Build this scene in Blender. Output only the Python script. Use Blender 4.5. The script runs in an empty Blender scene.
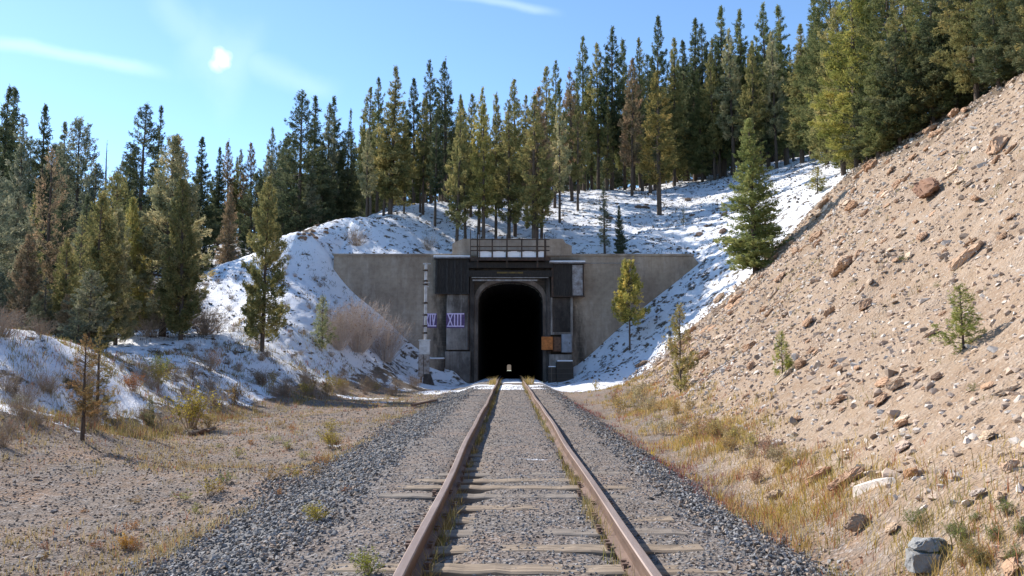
import bpy, bmesh, math, random
import numpy as np
from mathutils import Vector, Matrix
rng = np.random.default_rng(7); random.seed(7)
R = math.radians
sc = bpy.context.scene
COL = sc.collection
F = 800.0; CZ = 1.40; PITCH = math.atan(71/F); XC = 0.107; YP = 58.0
SUN_AZ, SUN_EL = R(-52), R(37)

# ------------------------------------------------------------------ projection helpers
cp, sp = math.cos(PITCH), math.sin(PITCH)
def ray(u, v):
    a = (u-509)/F; b = (288-v)/F
    return np.array([a, cp - b*sp, sp + b*cp])
def W(u, v, Y):
    d = ray(u, v); t = Y/d[1]
    return (d[0]*t, Y, CZ + d[2]*t)

# ------------------------------------------------------------------ noise
_tab = rng.random((256, 256))
def vn(x, y, s=0):
    x = np.asarray(x, float) + s*17.3; y = np.asarray(y, float) + s*9.1
    xi = np.floor(x).astype(int); yi = np.floor(y).astype(int)
    fx = x-xi; fy = y-yi; fx = fx*fx*(3-2*fx); fy = fy*fy*(3-2*fy)
    g = lambda a, b: _tab[a & 255, b & 255]
    return (g(xi, yi)*(1-fx)+g(xi+1, yi)*fx)*(1-fy) + (g(xi, yi+1)*(1-fx)+g(xi+1, yi+1)*fx)*fy
def fbm(x, y, o=4, s=0):
    r = 0; a = 1; n = 0
    for i in range(o):
        r = r + a*(vn(x*2**i, y*2**i, s+i*3)-.5); n += a; a *= .5
    return r/n
def ss(a, b, x):
    t = np.clip((x-a)/(b-a), 0, 1); return t*t*(3-2*t)

# ------------------------------------------------------------------ terrain
def rbf(pts, c):
    P = np.array(pts, float); n = len(P)
    D = np.sqrt(((P[:, None, :2]-P[None, :, :2])**2).sum(-1)+c*c)
    A = np.zeros((n+1, n+1)); A[:n, :n] = -D; A[:n, n] = 1; A[n, :n] = 1
    wt = np.linalg.solve(A, np.append(P[:, 2], 0))
    def f(x, y):
        r = np.full(x.shape, wt[n])
        for i in range(n):
            r -= wt[i]*np.sqrt((x-P[i, 0])**2+(y-P[i, 1])**2+c*c)
        return r
    return f
fp = []
for Y in (-25, -8, 3, 12, 21, 30, 38, 45, 52): fp += [(-4, Y, -.36)]
for Y in (-25, -8, 3, 10, 16, 25, 33, 40): fp += [(-7.2, Y, -.42)]
fp += [(-7, 47, -.25), (-6, 52, -.1), (-9.5, 21, -.45), (-9.8, 26, -.4), (-10.5, 31, -.25), (-9, 37, -.3), (-9.0, 43, .2)]
fp += [(-9.6, 16.5, .35), (-12.6, 22, 1.8), (-14.5, 19, 1.9), (-12.5, 14, 1.2), (-11.5, 8, .8), (-11, 0, .6), (-11, -15, .6), (-20, 20, 2.2),
       (-30, 25, 3), (-20, 32, 2.1), (-13, 27, 1.3), (-12.5, 33, .9), (-16, 38, 1.9), (-12.4, 40, 1.7), (-10.6, 17.5, .1), (-11.2, 22, .6),
       (-22, 0, 2), (-22, -20, 2), (-45, 0, 4), (-60, 40, 5), (-40, 50, 5), (-70, -30, 5), (-28, 40, 2.6), (-50, 80, 8), (-90, 60, 8)]
fp += [(-5.9, 56, .2), (-6.8, 58, 2.3), (-9.35, 58, 4.6), (-11.9, 58, 6.8), (-12.9, 58.2, 8.3), (-14, 60, 11.6), (-13, 50, 5.1), (-10, 52, 2.7), (-8, 50, 1.0),
       (-16.2, 50, 5.1), (-17.3, 46, 3.5), (-22, 57, 7.4), (-25, 55, 5.4), (-18, 59, 9.9), (-16, 59, 11.2), (-30, 60, 5.5), (-22, 48, 3.4), (-12, 45, 2.9), (-30, 50, 3.6)]
fp += [(3.2, Y, -.3) for Y in (-25, -8, 0, 10, 20, 30, 40)]
for Y in (-25, -8, 2, 10, 18, 26, 34, 42, 49):
    xt = 3.0+.09*(max(Y, -8)-6)
    for dx, z in ((.3, .0), (2.3, 1.45), (5, 3.9), (9, 7.5), (13, 11.0), (15.3, 13.1), (18, 14.3), (24, 15.8), (45, 22)):
        fp.append((xt+dx, Y, z + (.5 if Y > 40 and dx > 10 else 0)))
fp += [(4.8, 50, -.1), (4.6, 57, .2), (7.3, 58, 3.0), (10, 58, 5.3), (13.8, 58, 8.3), (18, 58, 11.6), (23, 58, 14.3), (30, 58, 17), (50, 60, 24), (90, 50, 32)]
Ff = rbf(fp, 1.2)
bp = [(0, 62, 9.3), (-6, 62, 9.6), (7, 62, 9.5), (10, 63, 10.7), (-12.9, 61.5, 13.2), (-9, 63, 11.5), (-12, 70, 14), (-4, 70, 12.5), (5, 70, 12.6), (14, 68, 12.6),
      (-10, 77, 16.3), (-1, 80, 16.8), (9, 88, 20.0), (16, 78, 16.8), (20, 90, 21), (28.6, 95, 24.2), (32, 80, 21.8), (24, 70, 16.6), (33, 66, 19.5),
      (-18, 68, 10.5), (-23, 66, 7.5), (-23, 74, 9.5), (-29, 82, 13.2), (-22, 84, 14), (-38, 75, 8.5), (-55, 90, 10), (-45, 105, 14), (-30, 110, 18), (-80, 120, 15), (-120, 90, 13),
      (0, 110, 23), (20, 115, 26), (45, 115, 31), (60, 90, 30), (90, 110, 37), (0, 150, 29), (60, 160, 38), (-60, 160, 20), (-120, 180, 22), (130, 160, 45),
      (0, 220, 34), (-150, 300, 28), (150, 300, 45), (0, 400, 36), (0, 650, 26), (-400, 600, 15), (400, 600, 25), (0, 880, 10), (-500, 1200, 0), (500, 1200, 0), (0, 1300, 0)]
Fb = rbf(bp, 4)
def wl(x): return ss(-4.2, -2.9, x-XC)*(1-ss(2.3, 3.4, x-XC))
def Tbase(x, y):
    x = np.asarray(x, float); y = np.asarray(y, float)
    yf = np.minimum(y, 58.4)
    f = Ff(x, yf)
    t = x-XC
    c = -.03 - .33*ss(-1.7, -3.0, t) - .30*ss(1.7, 2.6, t)
    for s in (-.75, .75): c = c - .05*np.exp(-((t-s)/.12)**2)
    c = c - .045*ss(-.74, -.68, t)*(1-ss(-.55, -.3, t)) + .006*ss(.84, 1.0, np.abs(t))*(1-ss(1.3, 1.8, np.abs(t)))
    w = wl(x)
    f = f*(1-w)+c*w
    back = y > 58.45
    # hill behind the head wall
    b0 = np.maximum(f, 8.75*(ss(-14.5, -12.6, x)*(1-ss(13.6, 15.5, x))))
    b = Fb(x, y)
    k = ss(58.4, 66, y)
    b = b0*(1-k)+b*k
    b = np.where(y > 938, -12.0+90*ss(955, 1150, y), b)  # rise added past the far exit, its sunless face greys the opening
    return np.where(back, b, f)
def T(x, y):
    x = np.asarray(x, float); y = np.asarray(y, float)
    z = Tbase(x, y)
    w = wl(x)*(y < 58.45)
    far = ss(10, 40, y)
    mo = ss(-8, -10, x)*ss(38, 43, y)*(1-ss(64, 70, y))
    rough = .06 + .16*ss(.3, 2.5, np.abs(z+.3))*(.6+.4*far)
    n = fbm(x*.45, y*.45, 5, 1)*rough*(3.0-1.9*mo) + fbm(x*1.9, y*1.9, 3, 5)*rough*.9
    xt_ = 3.0+.09*(np.clip(y, -8, 60)-6); sm_ = ss(1.0, 4.5, x-xt_)*(1-ss(47, 53, y))
    n = n + sm_*((fbm(y*.33, x*.07, 3, 51))*1.1 - .5*np.abs(fbm(y*.9+x*.12, x*.1, 2, 53)) + fbm(x*.9, y*.9, 3, 55)*.35)
    n = n + fbm(x*5, y*5, 2, 9)*rough*.35
    n = n*np.where(y > 930, 0, 1)
    z = z + w*fbm(x*1.3, y*1.1, 3, 33)*.085
    return z + n*(1-.93*w)*np.where((y > 57.4) & (y < 59.5) & (np.abs(x) < 14), .15, 1)
def G(x, y): return float(T(np.array([x]), np.array([y]))[0])
def hit(u, v):
    d = ray(u, v); d = d/np.linalg.norm(d)
    t = np.concatenate([np.arange(2, 60, .06), np.arange(60, 260, .3)])
    X = d[0]*t; Yy = d[1]*t; Z = CZ+d[2]*t
    h = T(X, Yy)
    i = np.argmax(Z < h)
    if not (Z < h).any(): return None
    return (float(X[i]), float(Yy[i]), float(h[i]))

# ------------------------------------------------------------------ mesh helpers
def mesh_np(name, V, Fc, mats=None, col=None, smooth=False):
    me = bpy.data.meshes.new(name)
    V = np.asarray(V, np.float32); Fc = np.asarray(Fc, np.int32)
    k = Fc.shape[1]
    me.vertices.add(len(V)); me.vertices.foreach_set('co', V.ravel())
    me.loops.add(Fc.size); me.loops.foreach_set('vertex_index', Fc.ravel())
    me.polygons.add(len(Fc)); me.polygons.foreach_set('loop_start', np.arange(0, Fc.size, k, dtype=np.int32))
    me.polygons.foreach_set('loop_total', np.full(len(Fc), k, np.int32))
    me.polygons.foreach_set('use_smooth', np.full(len(Fc), smooth))
    me.update(calc_edges=True); me.validate()
    if col is not None:
        a = me.attributes.new('col', 'FLOAT_COLOR', 'POINT')
        c = np.ones((len(V), 4), np.float32); c[:, :3] = col
        a.data.foreach_set('color', c.ravel())
    if mats: me.materials.append(mats)
    return me
def link(name, me, parent=None, loc=(0, 0, 0)):
    o = bpy.data.objects.new(name, me); COL.objects.link(o); o.location = loc
    if parent: o.parent = parent
    return o
def tag(o, label=None, cat=None, group=None, kind=None):
    if label: o['label'] = label
    if cat: o['category'] = cat
    if group: o['group'] = group
    if kind: o['kind'] = kind
    return o
def empty(name, loc, label, cat, group=None):
    o = bpy.data.objects.new(name, None); COL.objects.link(o); o.location = loc; o.empty_display_size = .2
    return tag(o, label, cat, group)
class MB:
    def __init__(s): s.b = bmesh.new()
    def box(s, x0, x1, y0, y1, z0, z1, bev=0):
        vs = [s.b.verts.new((x, y, z)) for x in (x0, x1) for y in (y0, y1) for z in (z0, z1)]
        fs = []
        for f in ((0, 1, 3, 2), (4, 6, 7, 5), (0, 4, 5, 1), (2, 3, 7, 6), (0, 2, 6, 4), (1, 5, 7, 3)): fs.append(s.b.faces.new([vs[i] for i in f]))
        if bev:
            es = list({e for f in fs for e in f.edges})
            bmesh.ops.bevel(s.b, geom=es, offset=bev, segments=1, affect='EDGES')
        return s
    def prism(s, pts, y0, y1):      # polygon in x,z extruded along y
        a = [s.b.verts.new((p[0], y0, p[1])) for p in pts]; c = [s.b.verts.new((p[0], y1, p[1])) for p in pts]
        n = len(pts)
        s.b.faces.new(a); s.b.faces.new(c[::-1])
        for i in range(n): s.b.faces.new([a[i], c[i], c[(i+1) % n], a[(i+1) % n]])
        return s
    def tube(s, p, q, r, r2=None, n=10, caps=True):
        r2 = r if r2 is None else r2
        p = Vector(p); q = Vector(q); d = (q-p).normalized()
        a = d.orthogonal().normalized(); b = d.cross(a)
        A = [s.b.verts.new(p+(a*math.cos(t)+b*math.sin(t))*r) for t in [2*math.pi*i/n for i in range(n)]]
        B = [s.b.verts.new(q+(a*math.cos(t)+b*math.sin(t))*r2) for t in [2*math.pi*i/n for i in range(n)]]
        for i in range(n): s.b.faces.new([A[i], A[(i+1) % n], B[(i+1) % n], B[i]])
        if caps: s.b.faces.new(A[::-1]); s.b.faces.new(B)
        return s
    def build(s, name, mat, parent=None, loc=(0, 0, 0)):
        bmesh.ops.recalc_face_normals(s.b, faces=s.b.faces)
        me = bpy.data.meshes.new(name); s.b.to_mesh(me); s.b.free(); me.materials.append(mat)
        return link(name, me, parent, loc)
def boxes(name, mat, lst, parent=None, bev=0, loc=(0, 0, 0)):
    m = MB()
    for b in lst: m.box(*b, bev=bev)
    return m.build(name, mat, parent, loc)
def tubes_np(P0, P1, r0, r1, n=3):
    P0 = np.asarray(P0, float); P1 = np.asarray(P1, float); N = len(P0)
    r0 = np.broadcast_to(r0, N); r1 = np.broadcast_to(r1, N)
    d = P1-P0; d /= np.linalg.norm(d, axis=1, keepdims=True)+1e-9
    ref = np.where(np.abs(d[:, 2:3]) > .9, np.array([[1., 0, 0]]), np.array([[0, 0, 1.]]))
    a = np.cross(d, ref); a /= np.linalg.norm(a, axis=1, keepdims=True)+1e-9
    b = np.cross(d, a)
    V = np.zeros((N, 2*n, 3))
    for i in range(n):
        t = 2*math.pi*i/n; o = a*math.cos(t)+b*math.sin(t)
        V[:, i] = P0+o*r0[:, None]; V[:, n+i] = P1+o*r1[:, None]
    base = (np.arange(N)*2*n)[:, None]
    Fc = np.concatenate([base+np.array([[i, (i+1) % n, n+(i+1) % n, n+i]]) for i in range(n)])
    return V.reshape(-1, 3), Fc
def join(parts):
    Vs = []; Fs = []; o = 0
    for V, Fc in parts: Vs.append(V); Fs.append(Fc+o); o += len(V)
    return np.concatenate(Vs), np.concatenate(Fs)

# ------------------------------------------------------------------ materials
class N:
    def __init__(s, name):
        s.m = bpy.data.materials.new(name); s.m.use_nodes = True; s.t = s.m.node_tree; s.t.nodes.clear()
        s.out = s.n('ShaderNodeOutputMaterial')
    def n(s, ty, ins=None, **kw):
        nd = s.t.nodes.new(ty)
        for k, v in kw.items(): setattr(nd, k, v)
        for k, v in (ins or {}).items(): s.set(nd.inputs[k], v)
        return nd
    def set(s, i, v):
        if isinstance(v, bpy.types.NodeSocket): s.t.links.new(v, i)
        else:
            if hasattr(i.default_value, '__len__') and len(i.default_value) == 4 and len(v) == 3: v = (*v, 1)
            i.default_value = v
    def pos(s): return s.n('ShaderNodeNewGeometry').outputs['Position']
    def ocoord(s): return s.n('ShaderNodeTexCoord').outputs['Object']
    def noise(s, vec, scale, detail=4, rough=.55, dist=0):
        return s.n('ShaderNodeTexNoise', {'Vector': vec, 'Scale': scale, 'Detail': detail, 'Roughness': rough, 'Distortion': dist}).outputs['Fac']
    def ncol(s, vec, scale, detail=2):
        return s.n('ShaderNodeTexNoise', {'Vector': vec, 'Scale': scale, 'Detail': detail}).outputs['Color']
    def voro(s, vec, scale, out='Distance', feature='F1'):
        return s.n('ShaderNodeTexVoronoi', {'Vector': vec, 'Scale': scale}, feature=feature).outputs[out]
    def ramp(s, f, a, b, c0=(0, 0, 0), c1=(1, 1, 1)):
        r = s.n('ShaderNodeValToRGB', {'Fac': f}); e = r.color_ramp.elements
        e[0].position = max(0, a); e[1].position = min(1, b); e[0].color = (*c0, 1); e[1].color = (*c1, 1)
        return r.outputs['Color']
    def mix(s, f, a, b, mode='MIX'):
        m = s.n('ShaderNodeMix', data_type='RGBA', blend_type=mode)
        s.set(m.inputs[0], f); s.set(m.inputs[6], a); s.set(m.inputs[7], b); return m.outputs[2]
    def math(s, op, a, b=0, c=0):
        m = s.n('ShaderNodeMath', operation=op); s.set(m.inputs[0], a); s.set(m.inputs[1], b)
        if op in ('MULTIPLY_ADD',): s.set(m.inputs[2], c)
        return m.outputs[0]
    def mapr(s, v, a, b, c=0, d=1, sm=True):
        m = s.n('ShaderNodeMapRange', {'Value': v, 'From Min': a, 'From Max': b, 'To Min': c, 'To Max': d}, interpolation_type='SMOOTHSTEP' if sm else 'LINEAR'); return m.outputs[0]
    def scalevec(s, v, sc_):
        return s.n('ShaderNodeMapping', {'Vector': v, 'Scale': sc_}).outputs[0]
    def bump(s, h, strength, dist, normal=None):
        b = s.n('ShaderNodeBump', {'Height': h, 'Strength': strength, 'Distance': dist})
        if normal is not None: s.set(b.inputs['Normal'], normal)
        return b.outputs[0]
    def done(s, color, rough=.9, normal=None, metal=0, spec=.3):
        p = s.n('ShaderNodeBsdfPrincipled'); s.set(p.inputs['Base Color'], color); s.set(p.inputs['Roughness'], rough)
        s.set(p.inputs['Metallic'], metal); s.set(p.inputs['Specular IOR Level'], spec)
        if normal is not None: s.set(p.inputs['Normal'], normal)
        s.t.links.new(p.outputs[0], s.out.inputs[0]); return s.m

def mat_ground():
    k = N('ground_mat'); p = k.pos()
    a = k.n('ShaderNodeAttribute', attribute_name='zone'); sx = k.n('ShaderNodeSeparateColor', {'Color': a.outputs['Color']})
    ballast, snow, slope = sx.outputs[0], sx.outputs[1], sx.outputs[2]
    duff = a.outputs['Alpha']
    n1 = k.noise(p, .6, 6, .65); n2 = k.noise(p, 3, 6, .65); n3 = k.noise(p, 14, 5, .7); vo = k.voro(p, 28, 'Color'); vd = k.voro(p, 28)
    vs = k.n('ShaderNodeSeparateColor', {'Color': vo}).outputs[0]
    # brown-grey gravel flat
    g = k.mix(k.ramp(n1, .38, .62), (.19, .145, .11), (.30, .19, .12))
    g = k.mix(k.ramp(n2, .35, .7), g, (.22, .19, .165))
    g = k.mix(k.math('MULTIPLY', k.mapr(vs, .78, .98), .5), g, (.42, .39, .37))
    g = k.mix(k.math('MULTIPLY', k.mapr(vs, .2, .03), .5), g, (.07, .065, .06))
    # ballast
    b = k.mix(vs, (.085, .084, .083), (.28, .275, .27))
    b = k.mix(k.math('MULTIPLY', k.ramp(n2, .5, .68), .6), b, (.20, .165, .135))
    c = k.mix(ballast, g, b)
    # reddish tan cut slope
    s1 = k.mix(k.ramp(n1, .35, .65), (.295, .20, .13), (.365, .265, .18))
    s1 = k.mix(k.math('MULTIPLY', k.ramp(n2, .42, .7), .8), s1, (.42, .325, .245))
    s1 = k.mix(k.math('MULTIPLY', k.mapr(n3, .58, .75), .55), s1, (.25, .155, .095))
    s1 = k.mix(k.math('MULTIPLY', k.mapr(vs, .8, .98), .6), s1, (.52, .43, .33))
    c = k.mix(slope, c, s1)
    d = k.mix(k.ramp(n2, .35, .65), (.065, .05, .035), (.17, .125, .08))
    c = k.mix(duff, c, d)
    # snow lying where the zone says, broken by noise
    ns = k.noise(k.scalevec(p, (1, 1, 1.6)), 1.3, 12, .72)
    ns = k.mapr(ns, .3, .7, 0, 1, False)
    sm = k.mapr(k.math('ADD', ns, snow), .94, 1.08)
    c = k.mix(sm, c, (.86, .87, .90))
    h = k.math('ADD', k.math('MULTIPLY', vd, 1.0), k.math('MULTIPLY', n3, 1.2))
    nb = k.bump(h, .8, .03)
    nb = k.bump(n2, .7, .12, nb)
    nb = k.bump(sm, .6, .08, nb)
    return k.done(c, k.mapr(sm, 0, 1, .95, .75), nb, spec=.2)
def mat_attr(name, mul=(1, 1, 1), rough=.9, bscale=12, bstr=.5, transl=0, usecol=False):
    k = N(name)
    a = k.n('ShaderNodeAttribute', attribute_name='col').outputs['Color']
    c = k.mix(1.0, a, mul, 'MULTIPLY')
    if usecol: c = k.mix(1.0, a, k.n('ShaderNodeObjectInfo').outputs['Color'], 'MULTIPLY')
    if transl:
        d = k.n('ShaderNodeBsdfDiffuse', {'Color': c}); t = k.n('ShaderNodeBsdfTranslucent', {'Color': c})
        m = k.n('ShaderNodeMixShader'); k.set(m.inputs[0], transl)
        k.t.links.new(d.outputs[0], m.inputs[1]); k.t.links.new(t.outputs[0], m.inputs[2])
        k.t.links.new(m.outputs[0], k.out.inputs[0]); return k.m
    p = k.pos(); n = k.noise(p, bscale, 5, .65)
    c = k.mix(k.math('MULTIPLY', k.ramp(n, .4, .65), .35), c, k.mix(1.0, c, (.55, .5, .45), 'MULTIPLY'))
    return k.done(c, rough, k.bump(n, bstr, .03), spec=.25)
def mat_rock(name, c0, c1, c2):
    k = N(name); p = k.ocoord(); n = k.noise(p, 1.5, 6, .65); n2 = k.noise(p, 7, 5, .7)
    rnd = k.n('ShaderNodeObjectInfo').outputs['Random']
    c = k.mix(k.ramp(n, .4, .6), c0, c1); c = k.mix(k.math('MULTIPLY', k.ramp(n2, .5, .7), .7), c, c2)
    c = k.mix(1.0, c, k.n('ShaderNodeObjectInfo').outputs['Color'], 'MULTIPLY')
    return k.done(c, .88, k.bump(k.math('ADD', n, n2), .55, .05))
def mat_concrete(name, base, dark, light, streak=.6, board=True, stainy=0, vert=1):
    k = N(name); p = k.pos()
    n = k.noise(p, .35, 6, .6); n2 = k.noise(p, 3, 6, .65)
    st = k.noise(k.scalevec(p, (1.0, 1.0, .22)), 1.1, 6, .7)
    st2 = k.noise(k.scalevec(p, (2.6*vert, 2.6*vert, .25/vert)), 1.2, 6, .7)
    c = k.mix(k.ramp(n, .35, .65), base, dark)
    c = k.mix(k.math('MULTIPLY', k.ramp(st, .5, .68), streak), c, light)
    c = k.mix(k.math('MULTIPLY', k.ramp(st2, .52, .75), streak), c, dark)
    c = k.mix(k.math('MULTIPLY', k.ramp(n2, .42, .7), .5), c, k.mix(1.0, c, (.55, .5, .47), 'MULTIPLY'))
    h = n2
    if board:
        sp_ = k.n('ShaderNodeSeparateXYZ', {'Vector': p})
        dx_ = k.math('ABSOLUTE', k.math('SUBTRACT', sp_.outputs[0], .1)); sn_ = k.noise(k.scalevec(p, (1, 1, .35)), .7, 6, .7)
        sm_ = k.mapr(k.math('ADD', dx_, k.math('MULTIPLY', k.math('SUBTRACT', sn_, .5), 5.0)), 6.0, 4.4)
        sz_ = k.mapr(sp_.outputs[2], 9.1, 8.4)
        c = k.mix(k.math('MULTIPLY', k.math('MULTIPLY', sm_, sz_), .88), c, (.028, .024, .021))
        sep = k.n('ShaderNodeSeparateXYZ', {'Vector': p})
        line = k.math('PINGPONG', sep.outputs[2], .19); ln = k.mapr(line, 0, .02, 1, 0)
        c = k.mix(k.math('MULTIPLY', ln, .35), c, dark)
        h = k.math('SUBTRACT', n2, k.math('MULTIPLY', ln, .5))
        seam = k.math('PINGPONG', k.math('ADD', sep.outputs[0], 100.6), 1.85); sl = k.mapr(seam, 0, .05, 1, 0)
        c = k.mix(k.math('MULTIPLY', sl, .45), c, dark)
    if stainy:
        sn = k.noise(k.scalevec(p, (1, 1, .5)), .9, 6, .7)
        c = k.mix(k.math('MULTIPLY', k.ramp(sn, .42, .6), stainy), c, (.02, .018, .016))
    return k.done(c, .92, k.bump(h, .4, .03), spec=.2)
def mat_simple(name, c, c2=None, scale=8, rough=.8, metal=0, bump=.3, spec=.3, stretch=None, lo=.4, hi=.65):
    k = N(name); p = k.ocoord()
    if stretch: p = k.scalevec(p, stretch)
    n = k.noise(p, scale, 6, .65); c2 = c2 or tuple(x*.6 for x in c)
    return k.done(k.mix(k.ramp(n, lo, hi), c, c2), rough, k.bump(n, bump, .01), metal, spec)

M = {}
M['ground'] = mat_ground()
M['stone'] = mat_attr('stone', rough=.85)
M['grass'] = mat_attr('grass', transl=.35)
M['needles'] = mat_attr('needles', transl=.38, usecol=True)
M['leaves'] = mat_attr('leaves', transl=.35, usecol=True)
M['bark'] = mat_simple('bark', (.13, .095, .07), (.06, .045, .035), 6, .95, stretch=(3, 3, .5))
M['greybark'] = mat_simple('grey_bark', (.21, .17, .14), (.10, .08, .065), 6, .95, stretch=(3, 3, .5))
M['twig'] = mat_simple('twig', (.38, .30, .22), (.26, .19, .14), 4, .9)
M['paletwig'] = mat_simple('pale_twig', (.58, .50, .43), (.42, .34, .29), 4, .9)
M['rock'] = mat_rock('rock', (.46, .34, .24), (.55, .42, .31), (.30, .21, .15))
M['conc'] = mat_concrete('concrete', (.42, .335, .25), (.26, .20, .15), (.52, .44, .36), .6)
M['concp'] = mat_concrete('concrete_pale_snowlit', (.36, .32, .28), (.10, .085, .075), (.52, .48, .44), .95, False, .35, 1.8)  # pale streaked concrete, its colour raised to stand for light off the snow
M['concd'] = mat_concrete('concrete_sooty', (.13, .11, .095), (.05, .042, .038), (.2, .175, .155), .6, False, .75)
M['concr'] = mat_concrete('concrete_arch', (.24, .19, .15), (.10, .08, .068), (.33, .28, .24), .7, False, .45)
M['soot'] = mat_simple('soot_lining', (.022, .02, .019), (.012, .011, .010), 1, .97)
M['char'] = mat_simple('charred_timber', (.022, .019, .017), (.05, .043, .038), 5, .9, stretch=(6, 6, .6))
M['char2'] = mat_simple('weathered_charred_board', (.055, .05, .047), (.02, .018, .016), 4, .9, stretch=(6, 6, .6))
M['steel'] = mat_simple('dark_steel', (.045, .036, .03), (.11, .065, .045), 4, .75, .3)
M['palesteel'] = mat_simple('pale_steel', (.34, .32, .30), (.18, .15, .13), 4, .7, .1)
M['tin'] = mat_simple('weathered_tin', (.33, .33, .34), (.16, .13, .12), 3, .6, .3)
M['snow'] = mat_simple('snow', (.87, .88, .91), (.82, .84, .88), 3, .8)
M['silver'] = mat_simple('silver_paint', (.58, .57, .56), (.36, .33, .31), 3, .6, .1)
M['cab'] = mat_simple('grey_cabinet', (.68, .68, .67), (.5, .49, .47), 3, .65)
M['rustcab'] = mat_simple('rusty_cabinet', (.42, .39, .36), (.17, .12, .09), 4, .8)
M['orange'] = mat_simple('orange_rust', (.58, .20, .05), (.36, .12, .03), 5, .7)
M['brown'] = mat_simple('brown_box', (.16, .085, .05), (.08, .045, .03), 5, .8)
M['bluegrey'] = mat_simple('bluegrey_box', (.27, .30, .34), (.2, .21, .23), 3, .6)
M['lilac'] = mat_simple('lilac_paint', (.78, .66, .84), (.62, .50, .74), 6, .8)
M['purple'] = mat_simple('dark_purple_paint', (.15, .09, .20), (.09, .06, .13), 6, .8)
M['yellowpaint'] = mat_simple('faded_yellow', (.16, .11, .035), (.07, .05, .03), 3, .8)
M['rail'] = mat_simple('rusty_rail', (.20, .13, .095), (.12, .078, .058), 7, .62, .25, stretch=(1, .25, 1))
M['railtop'] = mat_simple('rail_running_surface', (.42, .32, .265), (.30, .215, .17), 10, .42, .35, stretch=(1, .08, 1), spec=.5)
M['tie'] = mat_simple('tie_timber', (.34, .265, .19), (.15, .115, .085), 5, .92, bump=.8, stretch=(.3, 4, 4))
M['tie2'] = mat_simple('grey_tie_timber', (.27, .23, .19), (.14, .115, .095), 5, .92, bump=.8, stretch=(.3, 4, 4))
M['log'] = mat_simple('log', (.25, .18, .12), (.13, .09, .06), 5, .92, stretch=(.3, 3, 3))

# ------------------------------------------------------------------ ground sheet
xs = []; x = -520.
while x < 520:
    xs.append(x); ax = x if x > 0 else -x
    core = 20 if x > 0 else 15
    x += .11 if ax < core else min(25, .11+(ax-core)*.022)
xs = np.array(xs)
ys = list(np.arange(-60, 3.5, .5)); y = 3.5
while y < 58.3: ys.append(y); y += max(.055, y*.0078)
ys += [58.4, 58.5]; y = 58.9
while y < 935: ys.append(y); y += .4 if y < 75 else min(18, .4+(y-75)*.03)
ys += [937.9, 938.1]; ys += [960, 1000, 1080, 1200, 1400, 1700]
ys = np.array(ys)
GX, GY = np.meshgrid(xs, ys)
GZ = T(GX, GY)
nx, ny = len(xs), len(ys)
# extra clod / boulder relief close to camera on slope
V = np.stack([GX, GY, GZ], -1).reshape(-1, 3)
idx = np.arange(nx*ny).reshape(ny, nx)
Q = np.stack([idx[:-1, :-1], idx[:-1, 1:], idx[1:, 1:], idx[1:, :-1]], -1)
keep = np.ones((ny-1, nx-1), bool)
for yy in (58.4, 937.9):
    r = int(np.argmin(np.abs(ys-yy))); xm = (xs[:-1]+xs[1:])/2
    keep[r, np.abs(xm-XC) < 2.7] = False
Fq = Q[keep]
def zones(x, y):
    t = x-XC
    wob = fbm(x*.8, y*.8, 3, 21)*.7
    bal = ss(-3.6, -2.7, t+wob)*(1-ss(2.05, 2.5, t+wob*.6))*(y < 60)
    bal = bal*(1-.6*(1-ss(1.5, 2.0, np.abs(t)+wob*.5)))
    near = y < 58.45
    xt = 3.0+.09*(np.clip(y, -8, 60)-6)
    slope = ss(-.7, .3, x-xt+wob*1.2)*(x > 2.2)*(1-ss(47.5, 49.5, y+wob*2+(x-xt-6)*-.18))*near
    zz = Tbase(x, y)
    # snow amount
    snow = np.zeros_like(x)
    mound = ss(-7.2, -9.5, x+ (45-y)*.12)*ss(37, 42, y)
    snow = np.maximum(snow, mound*.80)
    bank = ss(-9.3, -10.6, x+wob)*ss(12.5, 16, y)
    snow = np.maximum(snow, bank*.72)
    snow = np.maximum(snow, ss(46.5, 50, y+fbm(x*.3, y*.3, 2, 3)*3)*(1-ss(8, 12, x)*0)*ss(-8.5, -7, x)*.62*(1-.0*slope))
    snow = np.maximum(snow, ss(47.5, 49.5, y+wob*2+(x-xt-6)*-.18)*ss(3, 4.5, x)*.66)
    snow = np.where(y > 58.45, .70 - .12*ss(75, 110, y) , snow)
    snow = np.where((y > 58.45) & (x < -15), .55, snow)
    snow = np.where(y > 900, 0, snow)
    snow = snow*(1-slope)
    snow = snow*np.where((np.abs(t) < 2.6) & (y < 58), ss(42, 48, y)*.95, 1)
    for (sx_, sy_, r, a) in SPOTS:
        d = np.sqrt(((x-sx_)/1.7)**2+((y-sy_))**2)/r
        snow = np.maximum(snow, a*(1-ss(.5, 1.2, d+wob*.4)))
    duff = ss(-8.6, -10.5, x+wob+(np.clip(y, 0, 35)-20)*.06)*near
    duff = np.maximum(duff, ss(12.6, 15, x-xt+wob*3)*near*.9)
    duff = np.maximum(duff, (y > 58.45)*1.0)
    duff = np.maximum(duff, ss(47.5, 49.5, y)*(np.abs(t) > 3)*.8*(1-slope))
    return bal, snow, slope, duff
SPOTS = []
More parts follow.
